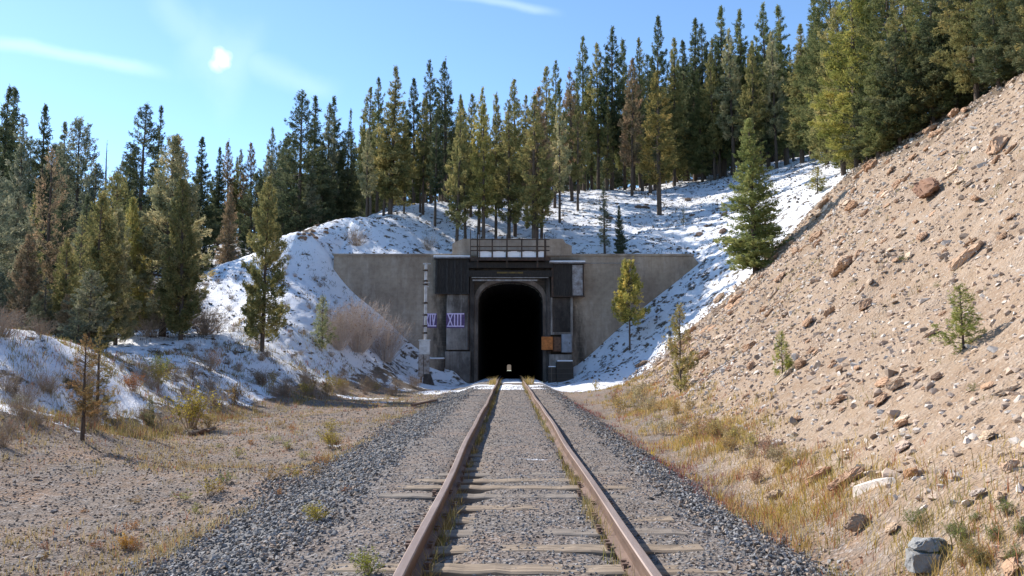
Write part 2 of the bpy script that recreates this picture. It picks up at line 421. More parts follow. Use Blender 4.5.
for (u, v, r, a) in ((470, 387.5, 2.2, .9), (555, 388, 2.4, .9), (590, 384, 2.4, .9), (510, 388, 1.6, .85), (440, 387, 1.8, .8), (365, 399, 1.1, .8), (385, 402, .8, .6), (430, 388, 1.2, .7), (395, 389, 1, .6), (500, 388, 1.2, .7), (540, 386, 1.6, .75), (570, 386, 1.4, .7), (612, 375, 1.3, .8), (520, 381, 2.0, .8),
                     (622, 372, 1.5, .8), (640, 362, 1.2, .8), (655, 350, 1.0, .8), (525, 459, .13, .6), (540, 460, .1, .6), (618, 471, .14, .55), (60, 405, 1.2, .62), (20, 408, .8, .6), (100, 408, .6, .55), (330, 446, .2, .5)):
    h = hit(u, v)
    if h: SPOTS.append((h[0], h[1], r, a))
zz = np.stack(zones(GX.ravel(), GY.ravel()), -1).astype(np.float32)
gme = mesh_np('ground', V, Fq, M['ground'], smooth=True)
za = gme.attributes.new('zone', 'FLOAT_COLOR', 'POINT'); za.data.foreach_set('color', zz.ravel())
tag(link('ground', gme), kind='structure')

# ------------------------------------------------------------------ rocks
def hull(seed, n, sx=1, sy=1, sz=.7, box=.5):
    r = np.random.default_rng(seed)
    b = bmesh.new()
    for i in range(n):
        d = r.normal(size=3); d /= np.abs(d).max()**box*np.linalg.norm(d)**(1-box)
        b.verts.new((d[0]*.5*sx, d[1]*.5*sy, d[2]*.5*sz))
    g = bmesh.ops.convex_hull(b, input=b.verts)
    bmesh.ops.delete(b, geom=[v for v in b.verts if not v.link_faces], context='VERTS')
    bmesh.ops.recalc_face_normals(b, faces=b.faces)
    b.verts.ensure_lookup_table()
    V = np.array([v.co[:] for v in b.verts]); b.verts.index_update()
    Fc = np.array([[v.index for v in f.verts] for f in b.faces]); b.free()
    return V, Fc
SV = [hull(100+i, 10, 1, .8, .65) for i in range(8)]
def quat(n, r):
    q = r.normal(size=(n, 4)); q /= np.linalg.norm(q, axis=1, keepdims=True)
    w, x, y, z = q.T
    return np.stack([1-2*(y*y+z*z), 2*(x*y-z*w), 2*(x*z+y*w), 2*(x*y+z*w), 1-2*(x*x+z*z), 2*(y*z-x*w), 2*(x*z-y*w), 2*(y*z+x*w), 1-2*(x*x+y*y)], -1).reshape(-1, 3, 3)
def scatter(pos, size, cols, seed):
    r = np.random.default_rng(seed); n = len(pos); Rm = quat(n, r); k = r.integers(0, len(SV), n)
    Vs, Fs, Cs = [], [], []; o = 0
    for i, (v, f) in enumerate(SV):
        m = k == i; c = m.sum()
        if not c: continue
        P = np.einsum('nij,vj->nvi', Rm[m], v)*size[m][:, None, None]
        P = P*np.array([1, 1, .85]) + pos[m][:, None, :]
        Vs.append(P.reshape(-1, 3)); Cs.append(np.repeat(cols[m], len(v), 0))
        Fs.append((f[None]+(np.arange(c)*len(v))[:, None, None]).reshape(-1, 3)+o); o += c*len(v)
    return np.concatenate(Vs), np.concatenate(Fs), np.concatenate(Cs)
def stones(name, x, y, size, cols, seed, sink=.15):
    z = T(x, y); pos = np.stack([x, y, z+size*(.35-sink)], -1)
    V, Fc, C = scatter(pos, size, cols, seed)
    o = link(name, mesh_np(name, V, Fc, M['stone'], C)); tag(o, kind='stuff'); return o
r = np.random.default_rng(11)
def ysamp(n, y0, y1, pw):       # density falls with distance
    u = r.random(n); a = 1-pw if abs(1-pw) > .01 else .01
    return (y0**a+u*(y1**a-y0**a))**(1/a)
def gcol(n, lo, hi, tint=(1, 1, 1.03), warm=.2):
    g = r.uniform(lo, hi, (n, 1))**1.0*np.array([tint]); w = (r.random((n, 1)) < warm)
    return np.where(w, g*np.array([[1.35, 1.08, .85]]), g)
# ballast shoulders (coarse), centre (finer)
n = 46000; y = ysamp(n, 3.2, 43, 1.35); x = np.where(r.random(n) < .62, XC+r.uniform(-3.55, -1.7, n), XC+r.uniform(1.6, 2.45, n))
x = x+r.normal(0, .12, n); s = r.uniform(.018, .054, n)*(1+.012*y)
dn = fbm(x*1.2, y*1.2, 2, 40); kp = (dn+ r.uniform(-.2, .45, n)) > -.05
x, y, s = x[kp], y[kp], s[kp]
tag(stones('ballast_stones', x, y, s, gcol(len(x), .08, .36, (1.03, 1, .97), .25), 3), 'loose dark grey ballast stones heaped on both shoulders of the track', 'ballast')
n = 26000; y = ysamp(n, 3.2, 43, 1.3); x = XC+r.uniform(-1.85, 1.75, n); s = r.uniform(.010, .034, n)*(1+.014*y)
tag(stones('track_gravel', x, y, s, gcol(n, .11, .34, (.98, .98, .99), .3), 4, .3), 'finer grey gravel filling the track between and beside the ties', 'gravel')
n = 26000; y = ysamp(n, 4, 45, 1.3); x = r.uniform(-1, -.0, n)*6.5-2.9; s = r.uniform(.012, .045, n)*(1+.015*y)*np.where(r.random(n) < .02, 2, 1)
tag(stones('flat_gravel', x, y, s, gcol(n, .11, .36, (1, .9, .8), .4), 5, .3), 'brown and grey gravel strewn over the flat left of the track', 'gravel')

# slope rubble
n = 30000; y = r.uniform(2, 50, n); xt = 3.0+.09*(y-6); x = xt+.2+r.uniform(0, 1, n)**1.15*16
s = .025+.085*r.random(n)**1.7; s = s*(1+.03*y); s = np.where(r.random(n) < .05, s*1.8, s)
cc = r.uniform(.30, .62, (n, 1))*np.array([[1, .76, .57]]); wm = r.random((n, 1)) < .32; cc = np.where(wm, r.uniform(.5, .72, (n, 1))*np.array([[1, .88, .75]]), cc)
tag(stones('slope_rubble', x, y, s, cc, 6, .33), 'loose tan rubble and chips covering the bare cut slope', 'rubble')
# dark clods & stones through snow
n = 15000; x = r.uniform(-26, 34, n); y = r.uniform(38, 100, n)
ok = ((x < -8) | (y > 59.5) | (x > 5)) & ~((y < 58.4) & (x > 4) & (y < 50)) & ~((y > 57.3) & (y < 59.4) & (np.abs(x) < 14.5))
x, y = x[ok], y[ok]; dn = fbm(x*.35, y*.35, 3, 60); kp = dn+r.uniform(-.25, .25, len(x)) > .0; x, y = x[kp], y[kp]
s = .05+.24*r.random(len(x))**1.6; cc = r.uniform(.05, .22, (len(x), 1))*np.array([[1, .8, .62]])
tag(stones('clods', x, y, s, cc, 8, .2), 'dark brown earth clods and stones poking through the thin snow', 'clods')
# bare stone patch below the mound's crest
RV = []
for i in range(14):
    v, f = hull(300+i, 22, 1, random.uniform(.6, .95), random.uniform(.45, .75), .6)
    RV.append((v, f))
def rough_rock(b, bev, amp, seed):
    q_ = np.random.default_rng(seed+500)
    bmesh.ops.bevel(b, geom=list(b.edges), offset=bev, segments=1, affect='EDGES')
    bmesh.ops.triangulate(b, faces=b.faces)
    for it in range(2):
        es = [e for e in b.edges if e.calc_length() > bev*3.2]
        if es: bmesh.ops.subdivide_edges(b, edges=es, cuts=1, use_grid_fill=True)
        bmesh.ops.triangulate(b, faces=b.faces)
        b.normal_update()
        for v_ in b.verts: v_.co += v_.normal*float(q_.normal(0, amp*(.5 if it else 1)*.6))
    bmesh.ops.recalc_face_normals(b, faces=b.faces)
def rock_mesh(i, mat, sub=True):
    v, f = RV[i]
    b = bmesh.new(); vs = [b.verts.new(p) for p in v]
    for q in f: b.faces.new([vs[j] for j in q])
    rough_rock(b, .03, .05, i)
    me = bpy.data.meshes.new('rock'); b.to_mesh(me); b.free(); me.materials.append(mat); return me
RM = [rock_mesh(i, M['rock']) for i in range(14)]
def put_rock(x, y, size, col, label, group=None, k=None, flat=1, rz=None, z=None, sink=.12, asp=1, tilt=None, name='rock', cat='rock'):
    o = link(name, RM[random.randrange(14) if k is None else k]); gz = G(x, y) if z is None else z
    # align loosely to slope
    e = .3; nrm = Vector((-(G(x+e, y)-G(x-e, y))/(2*e), -(G(x, y+e)-G(x, y-e))/(2*e), 1)).normalized()
    q = Vector((0, 0, 1)).rotation_difference(nrm)
    o.rotation_mode = 'QUATERNION'
    o.rotation_quaternion = q @ (Matrix.Rotation(random.uniform(0, 6.28) if rz is None else rz, 4, 'Z').to_quaternion()) @ Matrix.Rotation(random.uniform(-.25, .25) if tilt is None else tilt, 4, 'X').to_quaternion()
    o.scale = (size, size*asp, size*flat*.9)
    h = size*flat*.3
    o.location = Vector((x, y, gz))+nrm*(h*.9-size*sink*.35+.02)
    o.color = (*col, 1)
    tag(o, label, cat, group); return o
named = [ # u, v, width px, flat, colour, k, label
 (932, 187, 30, .9, (.62, .5, .45), 0, 'large dark brown boulder jutting from the upper right cut slope'),
 (862, 527, 19, 1.1, (.85, .82, .8), 4, 'upright tan block standing in dry grass below the pale slab'),
 (848, 262, 26, .8, (1.0, .95, .9), 5, 'angular tan boulder with a cluster of stones high on the slope'),
 (838, 270, 15, .8, (1.05, 1, .95), 6, 'smaller pale stone leaning against the clustered boulder high on the slope'),
 (967, 254, 30, .5, (1.0, .92, .85), 7, 'flat tan slab half buried on the slope below the upper right corner'),
 (999, 143, 22, .7, (1.0, .9, .82), 8, 'broad tan rock near the crest at the right edge'),
 (905, 445, 19, .5, (1.05, 1.05, 1.1), 9, 'low cream rock on the lower slope right of the grass belt'),
 (850, 478, 32, .55, (.9, .78, .7), 10, 'reddish tan boulder partly buried above the pale slab'),
 (820, 474, 26, .5, (.92, .75, .64), 11, 'low reddish boulder left of the buried one above the pale slab'),
 (915, 476, 14, 1.0, (1.0, .82, .66), 12, 'orange tan block on the lower slope above the grey split boulder'),
 (900, 385, 15, .9, (1.1, 1.08, 1.05), 13, 'pale squarish rock in the middle of the slope'),
 (940, 377, 13, .7, (.55, .5, .48), 1, 'dark stone in the middle of the slope under the sapling'),
 (904, 418, 17, .4, (1.2, 1.25, 1.3), 2, 'flat cream stone in the middle of the lower slope'),
 (785, 374, 17, .4, (1.1, 1.15, 1.15), 3, 'flat pale stone beside the green sapling on the slope'),
 (1010, 390, 20, .5, (1.0, 1, .98), 5, 'grey cream slab at right edge level with the sapling'),
 (990, 435, 18, .5, (1.1, 1.1, 1.05), 6, 'pale flat rock at the right edge on the lower slope'),
 (1014, 468, 16, .9, (1.1, 1.02, .95), 7, 'rounded cream rock at the right edge above the leafy weeds'),
 (1010, 556, 13, .7, (1.05, .97, .88), 8, 'tan boulder in the lower right corner'),
 (1016, 570, 20, .5, (1.05, .92, .82), 9, 'flat orange tan rock in the lower right corner'),
 (775, 497, 14, .8, (.95, .9, .82), 10, 'rounded tan stone in the yellow grass belt by the ballast'),
 (895, 530, 14, .6, (1.0, .96, .9), 11, 'pale stone in dry grass left of the grey split boulder'),
 (982, 495, 14, .6, (1, 1.05, 1.15), 12, 'white stone on the gravelly foot of the right slope'),
 (1003, 500, 11, .7, (1.1, 1.05, .98), 13, 'cream cobble beside the leafy weeds at the right'),
 (720, 297, 13, .6, (.9, .85, .8), 0, 'tan rock where the bare slope meets the snow by the conifer'),
 (853, 205, 14, .6, (.8, .66, .55), 1, 'brown rock beside the long conifer shadow high on the slope'),
 (873, 165, 13, .7, (.8, .65, .55), 2, 'brown rock just under the trees at the crest'),
 (880, 142, 14, .6, (1, .85, .75), 4, 'tan rock under the crest trees above the dark boulder'),
 (957, 112, 16, .8, (1.0, .88, .8), 5, 'tan outcrop stone at the crest left of the corner'),
 (930, 560, 16, .9, (1.0, .92, .85), 6, 'tan block resting against the front of the grey split boulder'),
 (643, 362, 13, .5, (.8, .75, .7), 7, 'flat rock on the snowy toe between the slope and head wall'),
]
for (u, v, w, fl, c, kk, lab) in named:
    h = hit(u, v+w*.2)
    if h is None: continue
    put_rock(h[0], h[1], w/F*h[1]*1.25, tuple(min(1.6, q_**1.35*1.05) for q_ in c), lab, None, kk, fl, z=h[2], asp=.36 if 'pale cream slab' in lab else .5 if 'slab' in lab else .85, rz=-.4 if 'slab' in lab else None, tilt=0 if 'slab' in lab else None, sink=.2)
a_ = Vector(hit(846, 503)); b_ = Vector(hit(894, 487)); a_ = a_ + (b_-a_)*.12
ln = (b_-a_); L0 = ln.length; ax = ln.normalized(); ay = Vector((-.25, .9, .1)); ay = (ay-ax*ay.dot(ax)).normalized(); az_ = ax.cross(ay).normalized()
az_ = az_ if az_.z > 0 else -az_
eb_ = bmesh.new()
for (p_, q_, w_) in ((0, 0, -.06), (.02, .1, .02), (.12, -.09, .03), (.1, .14, .03), (.5, -.12, .04), (.5, .15, .05), (.9, -.08, .05), (.95, .1, .04), (1, .02, .03), (.1, -.1, -.1), (.9, -.08, -.1), (.9, .12, -.1), (.1, .14, -.1), (.3, -.12, .045)):
    eb_.verts.new(ax*p_*L0+ay*q_*.75+az_*(max(w_, -.03)*.8+.045))
bmesh.ops.convex_hull(eb_, input=eb_.verts); bmesh.ops.delete(eb_, geom=[v_ for v_ in eb_.verts if not v_.link_faces], context='VERTS')
bmesh.ops.bevel(eb_, geom=list(eb_.edges), offset=.008, segments=1, affect='EDGES')
sm_e = bpy.data.meshes.new('rock_slab'); eb_.to_mesh(sm_e); eb_.free(); sm_e.materials.append(M['rock'])
so_ = link('rock', sm_e, None, a_); so_.color = (1.3, 1.5, 1.75, 1); tag(so_, 'long pale cream slab lying at the foot of the right slope', 'rock')
# grey split boulder: two slabs and a body
h = hit(932, 568); e0 = empty('split_boulder', h, 'grey split boulder with a dark crack at the foot of the right slope', 'boulder')
k_ = h[1]/F*1.0
def hullpart(name, pts, parent, col):
    b = bmesh.new()
    for p in pts: b.verts.new(p)
    bmesh.ops.convex_hull(b, input=b.verts)
    bmesh.ops.delete(b, geom=[v for v in b.verts if not v.link_faces], context='VERTS')
    rough_rock(b, .008, .008, len(name))
    me = bpy.data.meshes.new(name); b.to_mesh(me); b.free(); me.materials.append(M['rock']); o = link(name, me, parent); o.color = (*col, 1); return o
g = (.55, .72, .95)
def pb(lst): return [(a*k_, d*k_, z*k_) for a, d, z in lst]
hullpart('lower_block', pb([(-20, -6, -6), (0, -9, -6), (14, -8, -6), (-21, -7, 13), (6, -10, 12), (8, 8, 11), (-18, 14, 14), (-18, 14, -6), (14, 12, -6), (12, 6, 8)]), e0, g)
hullpart('upper_block', pb([(-17, -5, 15.5), (6, -8, 14), (-18, 10, 16), (-14, -2, 22), (0, -4, 27), (8, -4, 26), (10, 12, 24), (-12, 12, 23), (8, 12, 14)]), e0, tuple(a*1.1 for a in g))
hullpart('side_block', pb([(8.5, -6, -6), (20, -3, -6), (20, 12, -6), (8, 14, -6), (9, -5, 25), (14, -3, 26), (19, 0, 16), (10, 10, 26), (19, 10, 14)]), e0, tuple(a*.75 for a in g))
# individually scattered slope rocks
r2 = np.random.default_rng(77); cnt = 0
kinds = [('small tan rock among the many strewn over the bare slope', (1.0, .84, .72)), ('small cream rock among the many strewn over the bare slope', (1.4, 1.42, 1.42)), ('small brown rock among the many strewn over the bare slope', (.78, .65, .55))]
while cnt < 262:
    Y = float(6+40*r2.random()**1.2); xt = 3.0+.09*(Y-6); X = xt+.8+15*float(r2.random())**1.1
    u_ = 509+X/Y*F
    if u_ > 1040: continue
    kk = int(r2.choice([0, 0, 0, 1, 1, 2])); s = float(6+13*r2.random()**2)/F*Y*(1.2 if Y < 12 else 1)
    fv = float(r2.uniform(.8, 1.15)); put_rock(X, Y, s, tuple(c*fv for c in kinds[kk][1]), kinds[kk][0], 'rocks strewn over the cut slope', flat=float(r2.uniform(.35, .8)), asp=float(r2.uniform(.6, 1)))
    cnt += 1
# brown stones on the mound crest
for i in range(26):
    u = random.uniform(296, 336); v = 205+ (336-u)*.4 + random.uniform(4, 26)
    h = hit(u, v)
    if h: put_rock(h[0], h[1], random.uniform(.25, .6), (.62, .48, .4), 'brown stone in the bare patch on the snowy mound crest', 'bare stones on the mound crest', flat=.5)
for i in range(12):
    h = hit(random.uniform(595, 735), random.uniform(200, 240))
    if h and h[1] > 59: put_rock(h[0], h[1], random.uniform(.4, .9), (.4, .36, .36), 'dark stone half covered by snow above the right wing wall', 'dark stones in the snow above the head wall', flat=.5)
for (u, v, w_, lab) in ((203, 434, 16, 'flat brown stone on the gravel flat by the yellow weeds'), (322, 460, 9, 'pale grey stone on the left ballast edge'), (38, 480, 8, 'small grey stone on the gravel flat at the left edge'), (318, 461, 6, 'small pale stone beside the grey one on the ballast edge')):
    h = hit(u, v); put_rock(h[0], h[1], w_/F*h[1], (.7, .75, .85) if 'grey' in lab or 'pale' in lab else (.5, .42, .38), lab, flat=.5)

# ------------------------------------------------------------------ track
def tz(y): return np.where(y > 58, -(y-58)*.0136, 0)
rys = np.concatenate([np.arange(-6, 58, .5), np.arange(58, 300, 6)])
prof = [(-.07, 0), (.07, 0), (.07, .012), (.012, .035), (.012, .125), (.034, .135), (.034, .165), (.026, .172), (-.026, .172), (-.034, .165), (-.034, .135), (-.012, .125), (-.012, .035), (-.07, .012)]
for sx_, lab in ((-1, 'rusty left running rail with a dark shadowed inner side'), (1, 'rusty right running rail leading into the tunnel')):
    m = bmesh.new(); rings = []
    for yv in rys:
        wob = .012*math.sin(yv*.37+sx_)+.008*math.sin(yv*.9); zo = -.022+.008*math.sin(yv*.21+sx_*2)+float(tz(yv))
        rings.append([m.verts.new((XC+sx_*.755+a+wob, yv, b+zo)) for a, b in prof])
    for i in range(len(rings)-1):
        for j in range(14):
            f = m.faces.new([rings[i][j], rings[i][(j+1) % 14], rings[i+1][(j+1) % 14], rings[i+1][j]])
            f.material_index = 1 if j in (6, 7, 8) else 0
    m.faces.new(rings[0][::-1]); m.faces.new(rings[-1])
    bmesh.ops.recalc_face_normals(m, faces=m.faces)
    me = bpy.data.meshes.new('rail'); m.to_mesh(me); m.free(); me.materials.append(M['rail']); me.materials.append(M['railtop'])
    tag(link('rail', me), lab, 'rail')
# ties with plates and spikes
def tie_mesh(seed):
    q = np.random.default_rng(seed); m = bmesh.new(); n = 26; rings = []
    for i in range(n+1):
        a = -1.38+2.76*i/n + (q.uniform(-.03, .03) if i in (0, n) else 0)
        w0 = .11+q.uniform(-.008, .008); w1 = .11+q.uniform(-.008, .008); zt = q.uniform(-.007, .005)
        rings.append([m.verts.new(p) for p in ((a, -w0, -.15), (a, -w0, zt-.012), (a, -w0+.02, zt), (a, 0.03, zt-q.uniform(0, .012)), (a, w1-.02, zt), (a, w1, zt-.012), (a, w1, -.15))])
    for i in range(n):
        for j in range(7): m.faces.new([rings[i][j], rings[i][(j+1) % 7], rings[i+1][(j+1) % 7], rings[i+1][j]])
    m.faces.new(rings[0][::-1]); m.faces.new(rings[-1]); bmesh.ops.recalc_face_normals(m, faces=m.faces)
    me = bpy.data.meshes.new('timber'); m.to_mesh(me); m.free(); return me
tms = [tie_mesh(i) for i in range(6)]
for i, t_ in enumerate(tms): t_.materials.append(M['tie'] if i % 3 else M['tie2'])
pm = MB(); pm.box(-.1, .1, -.09, .09, -.012, .004)
for a in (-.085, .085):
    for b_ in (-.05, .05): pm.box(a-.012, a+.012, b_-.012, b_+.012, .004, .03); pm.box(a-.02, a+.02, b_-.018, b_+.018, .03, .04)
po = pm.build('tie_plate', M['rail']); pme = po.data; bpy.data.objects.remove(po)
yv = 3.4; i = 0
while yv < 13.2:
    bur = .004+.022*vn(yv*.8, 3.3)
    e = empty('railroad_tie', (XC+random.uniform(-.05, .05), yv, float(-.017+(bur-.015)*1.7-max(0, yv-9)*.009)), 'weathered timber tie half sunk in gravel across the track' if yv > 6 else 'weathered tan timber tie nearest the camera under the rails', 'railroad tie', 'timber ties under the rails')
    e['label'] = 'weathered timber tie half sunk in the gravel under both rails'
    e.rotation_euler = (0, random.uniform(-.006, .006), random.uniform(-.02, .02))
    link('timber', tms[i % 6], e)
    for s_ in (-.755, .755): link('tie_plate', pme, e, (s_, 0, 0.004))
    yv += .56+random.uniform(-.03, .03); i += 1

# ------------------------------------------------------------------ portal
def px(u, Y=YP): return W(u, 300, Y)[0]
def pz(v, Y=YP): return W(500, v, Y)[2]
port = empty('tunnel_portal', (XC, YP, 0), 'weathered concrete tunnel portal with wing walls, soot stained arch and steel walkway', 'tunnel portal')
def P(name, mat, lst, bev=0, par=None):
    o = boxes(name, mat, [(a-XC, b-XC, c-YP, d-YP, e, f) for a, b, c, d, e, f in lst], par or port, bev); return o
ow = 2.40; ztop = pz(281.5); zs = pz(305)   # half width, crown, springing
xl, xr = px(333), px(700); zt = pz(256)
arch = []
for i in range(17):
    a = math.pi*i/16; c_ = math.cos(a); arch.append((XC+ow*math.copysign(abs(c_)**.78, c_), zs+(ztop-zs)*math.sin(a)**.78 if 0 < i < 16 else zs))
m = MB()
def pr(pts, y0, y1): m.prism([(a-XC, b) for a, b in pts], y0-YP, y1-YP)
pr([(xl, 7.6), (px(345), 5.5), (XC-ow, -2), (XC-ow, zs), (XC-ow, zt), (xl, zt)], YP, YP+1.0)
pr([(XC+ow, -2), (xr-2, 6.5), (xr, zt-.55), (xr-.4, zt-.02), (XC+ow, zt), (XC+ow, zs)], YP, YP+1.0)
for i in range(16):
    (x1, z1), (x2, z2) = arch[i], arch[i+1]
    pr([(x1, z1), (x1, zt), (x2, zt), (x2, z2)], YP, YP+1.0)
bmesh.ops.remove_doubles(m.b, verts=m.b.verts, dist=.0005)
m.build('head_wall', M['conc'], port)
P('coping', M['conc'], [(xl-.05, px(452), YP-.1, YP+1.1, zt+.003, zt+.16)], .02)
P('coping', M['conc'], [(px(572), xr-.35, YP-.1, YP+1.1, zt+.003, zt+.16)], .02)
zp = pz(239)
m = MB(); m.prism([(px(452)-XC, zt+.004), (px(572)-XC, zt+.004), (px(572)-XC, pz(246)), (px(566)-XC, pz(243.5)), (px(563)-XC, zp), (px(463)-XC, zp), (px(458)-XC, pz(241)), (px(452)-XC, pz(244))], -.15, 1.0)
m.build('parapet', M['conc'], port)
# arch lining ring, protruding slightly
m = MB()
def off(a, d):
    c_, s_ = math.cos(a), max(0, math.sin(a)) if 0.001 < a < 3.14 else 0
    return (XC+(ow+d)*math.copysign(abs(c_)**.78, c_), zs+(ztop-zs+d)*s_**.78)
def ring(m, d0, d1, y0, y1, zb=-1):
    n = 24
    for i in range(n):
        a, b = math.pi*i/n, math.pi*(i+1)/n
        q = [off(a, d0), off(a, d1), off(b, d1), off(b, d0)]
        m.prism([(p_[0]-XC, p_[1]) for p_ in q], y0-YP, y1-YP)
    for s in (-1, 1):
        xa, xb = s*(ow+d0), s*(ow+d1); m.box(min(xa, xb), max(xa, xb), y0-YP, y1-YP, zb, zs)
    bmesh.ops.remove_doubles(m.b, verts=m.b.verts, dist=.0005)
ring(m, -.04, .26, YP-.14, YP+1.3); m.build('arch_ring', M['concr'], port)
# tunnel bore
n = 12; ysec = [YP+1.3, YP+8, YP+20, YP+60, YP+150, YP+300, YP+500, YP+700, 938.3]
Vt = []; rr = None
sec = [(-ow+.03, -.25)]+[(p_[0]-XC, p_[1]) for p_ in [off(math.pi*(1-i/n), -.03) for i in range(n+1)]]+[(ow-.03, -.25)]
for yv in ysec:
    zo = float(tz(yv)); Vt += [(a, yv-YP, b+zo) for a, b in sec]
ns = len(sec); Ft = []
for i in range(len(ysec)-1):
    for j in range(ns): Ft.append((i*ns+j, i*ns+(j+1) % ns, (i+1)*ns+(j+1) % ns, (i+1)*ns+j))
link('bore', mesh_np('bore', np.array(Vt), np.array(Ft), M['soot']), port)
# dark jambs and pilasters either side of arch
P('pilaster', M['concd'], [(px(470), px(474.5), YP-.32, YP-.003, -1, pz(268))], .02)
P('pilaster', M['concd'], [(px(546), px(550), YP-.32, YP-.003, -1, pz(268))], .02)
# sooty spandrel plate behind beams
P('spandrel', M['concd'], [(px(470)+.003, px(550)-.003, YP-.06, YP-.004, pz(281.0)+.02, pz(262))])
P('lintel_beam', M['char'], [(px(468), px(553), YP-.75, YP-.33, pz(269), pz(263.5))], .01)
P('lintel_beam', M['char'], [(px(469), px(552), YP-.7, YP-.33, pz(277.5), pz(271.5))], .01)
P('stencil_band', M['yellowpaint'], [(px(497), px(523), YP-.71, YP-.703, pz(274.5), pz(272.8))])
P('clearance_bar', M['palesteel'], [(px(473), px(537), YP-.8, YP-.72, pz(282), pz(280.6)), (px(472), px(548), YP-.8, YP-.72, pz(279), pz(278.2))])
# walkway
zd = pz(259.5)
P('walkway_deck', M['steel'], [(px(477), px(545), YP-1.15, YP-.16, zd-.16, zd), (px(471), px(550), YP-1.17, YP-1.151, zd-.22, zd+.02)], .0)
m = MB()
for i in range(34):      # lumpy snow bank on deck
    a = px(479)+(px(543)-px(479))*i/34; b = px(479)+(px(543)-px(479))*(i+1)/34-.0
    if abs((a+b)/2-px(507)) < .07: continue
    hgt = .44+.05*math.sin(i*.8)+random.uniform(-.02, .02)
    m.box(a-XC, b-XC+.02, -1.1+random.uniform(0, .05), -.2, zd+.003, zd+hgt)
bmesh.ops.remove_doubles(m.b, verts=m.b.verts, dist=.005)
m.build('walkway_snow', M['snow'], port)
for u in (478, 492.5, 507, 521.5, 537, 545):
    a = px(u); tall = u in (478, 507, 537); 
    m = MB(); m.box(a-.05-XC, a+.05-XC, -1.23, -1.175, zd-.75 if tall else zd-.2, pz(237 if tall else 241)); m.build('post', M['steel'], port)
for v in (239.5, 246.5, 250.5):
    m = MB(); m.tube((px(471)-XC, -1.2, pz(v, YP-1.2)), (px(549)-XC, -1.2, pz(v, YP-1.2)), .04, n=8); m.build('railing_bar', M['steel'], port)
for u, vt in ((471, 229), (544, 234), (480, 232), (536, 233)):
    m = MB(); a = px(u)-XC; m.tube((a, -1.1, zd), (a, -1.1, pz(vt, YP-1.1)), .03, n=6); m.build('antenna_rod', M['steel'], port)
# left blackened timber vent box
def ventbox(u0, u1, v0, v1, slats, name, mats):
    a, b = px(u0), px(u1); z0, z1 = pz(v1), pz(v0)
    e = P(name, M['char'], [(a, b, YP-.55, YP-.004, z0, z1)])
    m = MB()
    for (q0, q1) in slats: m.box(px(q0)-XC, px(q1)-XC, -.62, -.553, z0+.05, z1-.05)
    m.box(a-XC-.03, b-XC+.03, -.64, -.553, z0-.04, z0+.045)
    m.build('slats', mats, e).location = (0, 0, 0)
    cap = MB(); cap.box(a-XC-.15, b-XC+.1, -.85, .0, z1+.003, z1+.09); cap.build('cover_board', M['tin'], e)
    sn = MB(); sn.box(a-XC-.13, b-XC+.08, -.83, -.01, z1+.093, z1+.19, bev=.03); sn.build('snow_cap', M['snow'], e)
    return e
ventbox(436, 469.5, 259.5, 294, [(436, 438), (446.5, 448.5), (454.5, 456), (461, 462.5), (467.5, 469)], 'timber_vent_box', M['char2'])
eb = ventbox(551, 583.5, 264.5, 297, [(551, 553), (582, 583.2)], 'timber_vent_box', M['steel'])
P('tin_sheet', M['tin'], [(px(572), px(582), YP-.60, YP-.556, pz(296), pz(266))])
# left pale pier, with base blocks
P('pale_pier', M['concp'], [(px(447), px(469.5), YP-.35, YP-.004, pz(350), pz(294)-.05)], .02)
P('pier_base', M['concp'], [(px(446), px(471), YP-.6, YP-.004, -1, pz(351.5))], .04)
P('side_plinth', M['conc'], [(px(431), px(445.8), YP-.9, YP-.004, -1, pz(359))], .03)
P('plinth_snow', M['snow'], [(px(431.5), px(445.5), YP-.88, YP-.01, pz(359)+.003, pz(359)+.1)], .03)
P('iron_strap', M['steel'], [(px(468), px(469.4), YP-.4, YP-.353, pz(350), pz(294))])
# right frame and panel
P('recess_panel', M['concd'], [(px(551), px(571), YP-.2, YP-.004, pz(334), pz(297)-.06)])
P('recess_frame', M['concp'], [(px(550.2), px(552.2), YP-.36, YP-.203, pz(335), pz(297)-.06), (px(570), px(572.5), YP-.36, YP-.203, pz(352), pz(297)-.06), (px(552.2)+.002, px(570)-.002, YP-.35, YP-.203, pz(335), pz(332.3))], .01)
P('ledge_block', M['concp'], [(px(548.5), px(571), YP-.8, YP-.004, -1, pz(354.5))], .03)
P('ledge_block', M['conc'], [(px(555), px(571.5), YP-1.4, YP-.803, -1, pz(361.5))], .03)
P('ledge_block', M['conc'], [(px(547), px(554.8), YP-1.3, YP-.803, -1, pz(367))], .03)
P('ledge_snow', M['snow'], [(px(556), px(571), YP-1.38, YP-.82, pz(361.5)+.003, pz(361.5)+.1), (px(547.3), px(554.5), YP-1.28, YP-.82, pz(367)+.003, pz(367)+.08)], .03)
# pale drip stain and pipe on right wing
P('conduit', M['palesteel'], [(px(584), px(640), YP-.05, YP-.004, pz(263.6), pz(262.8))])
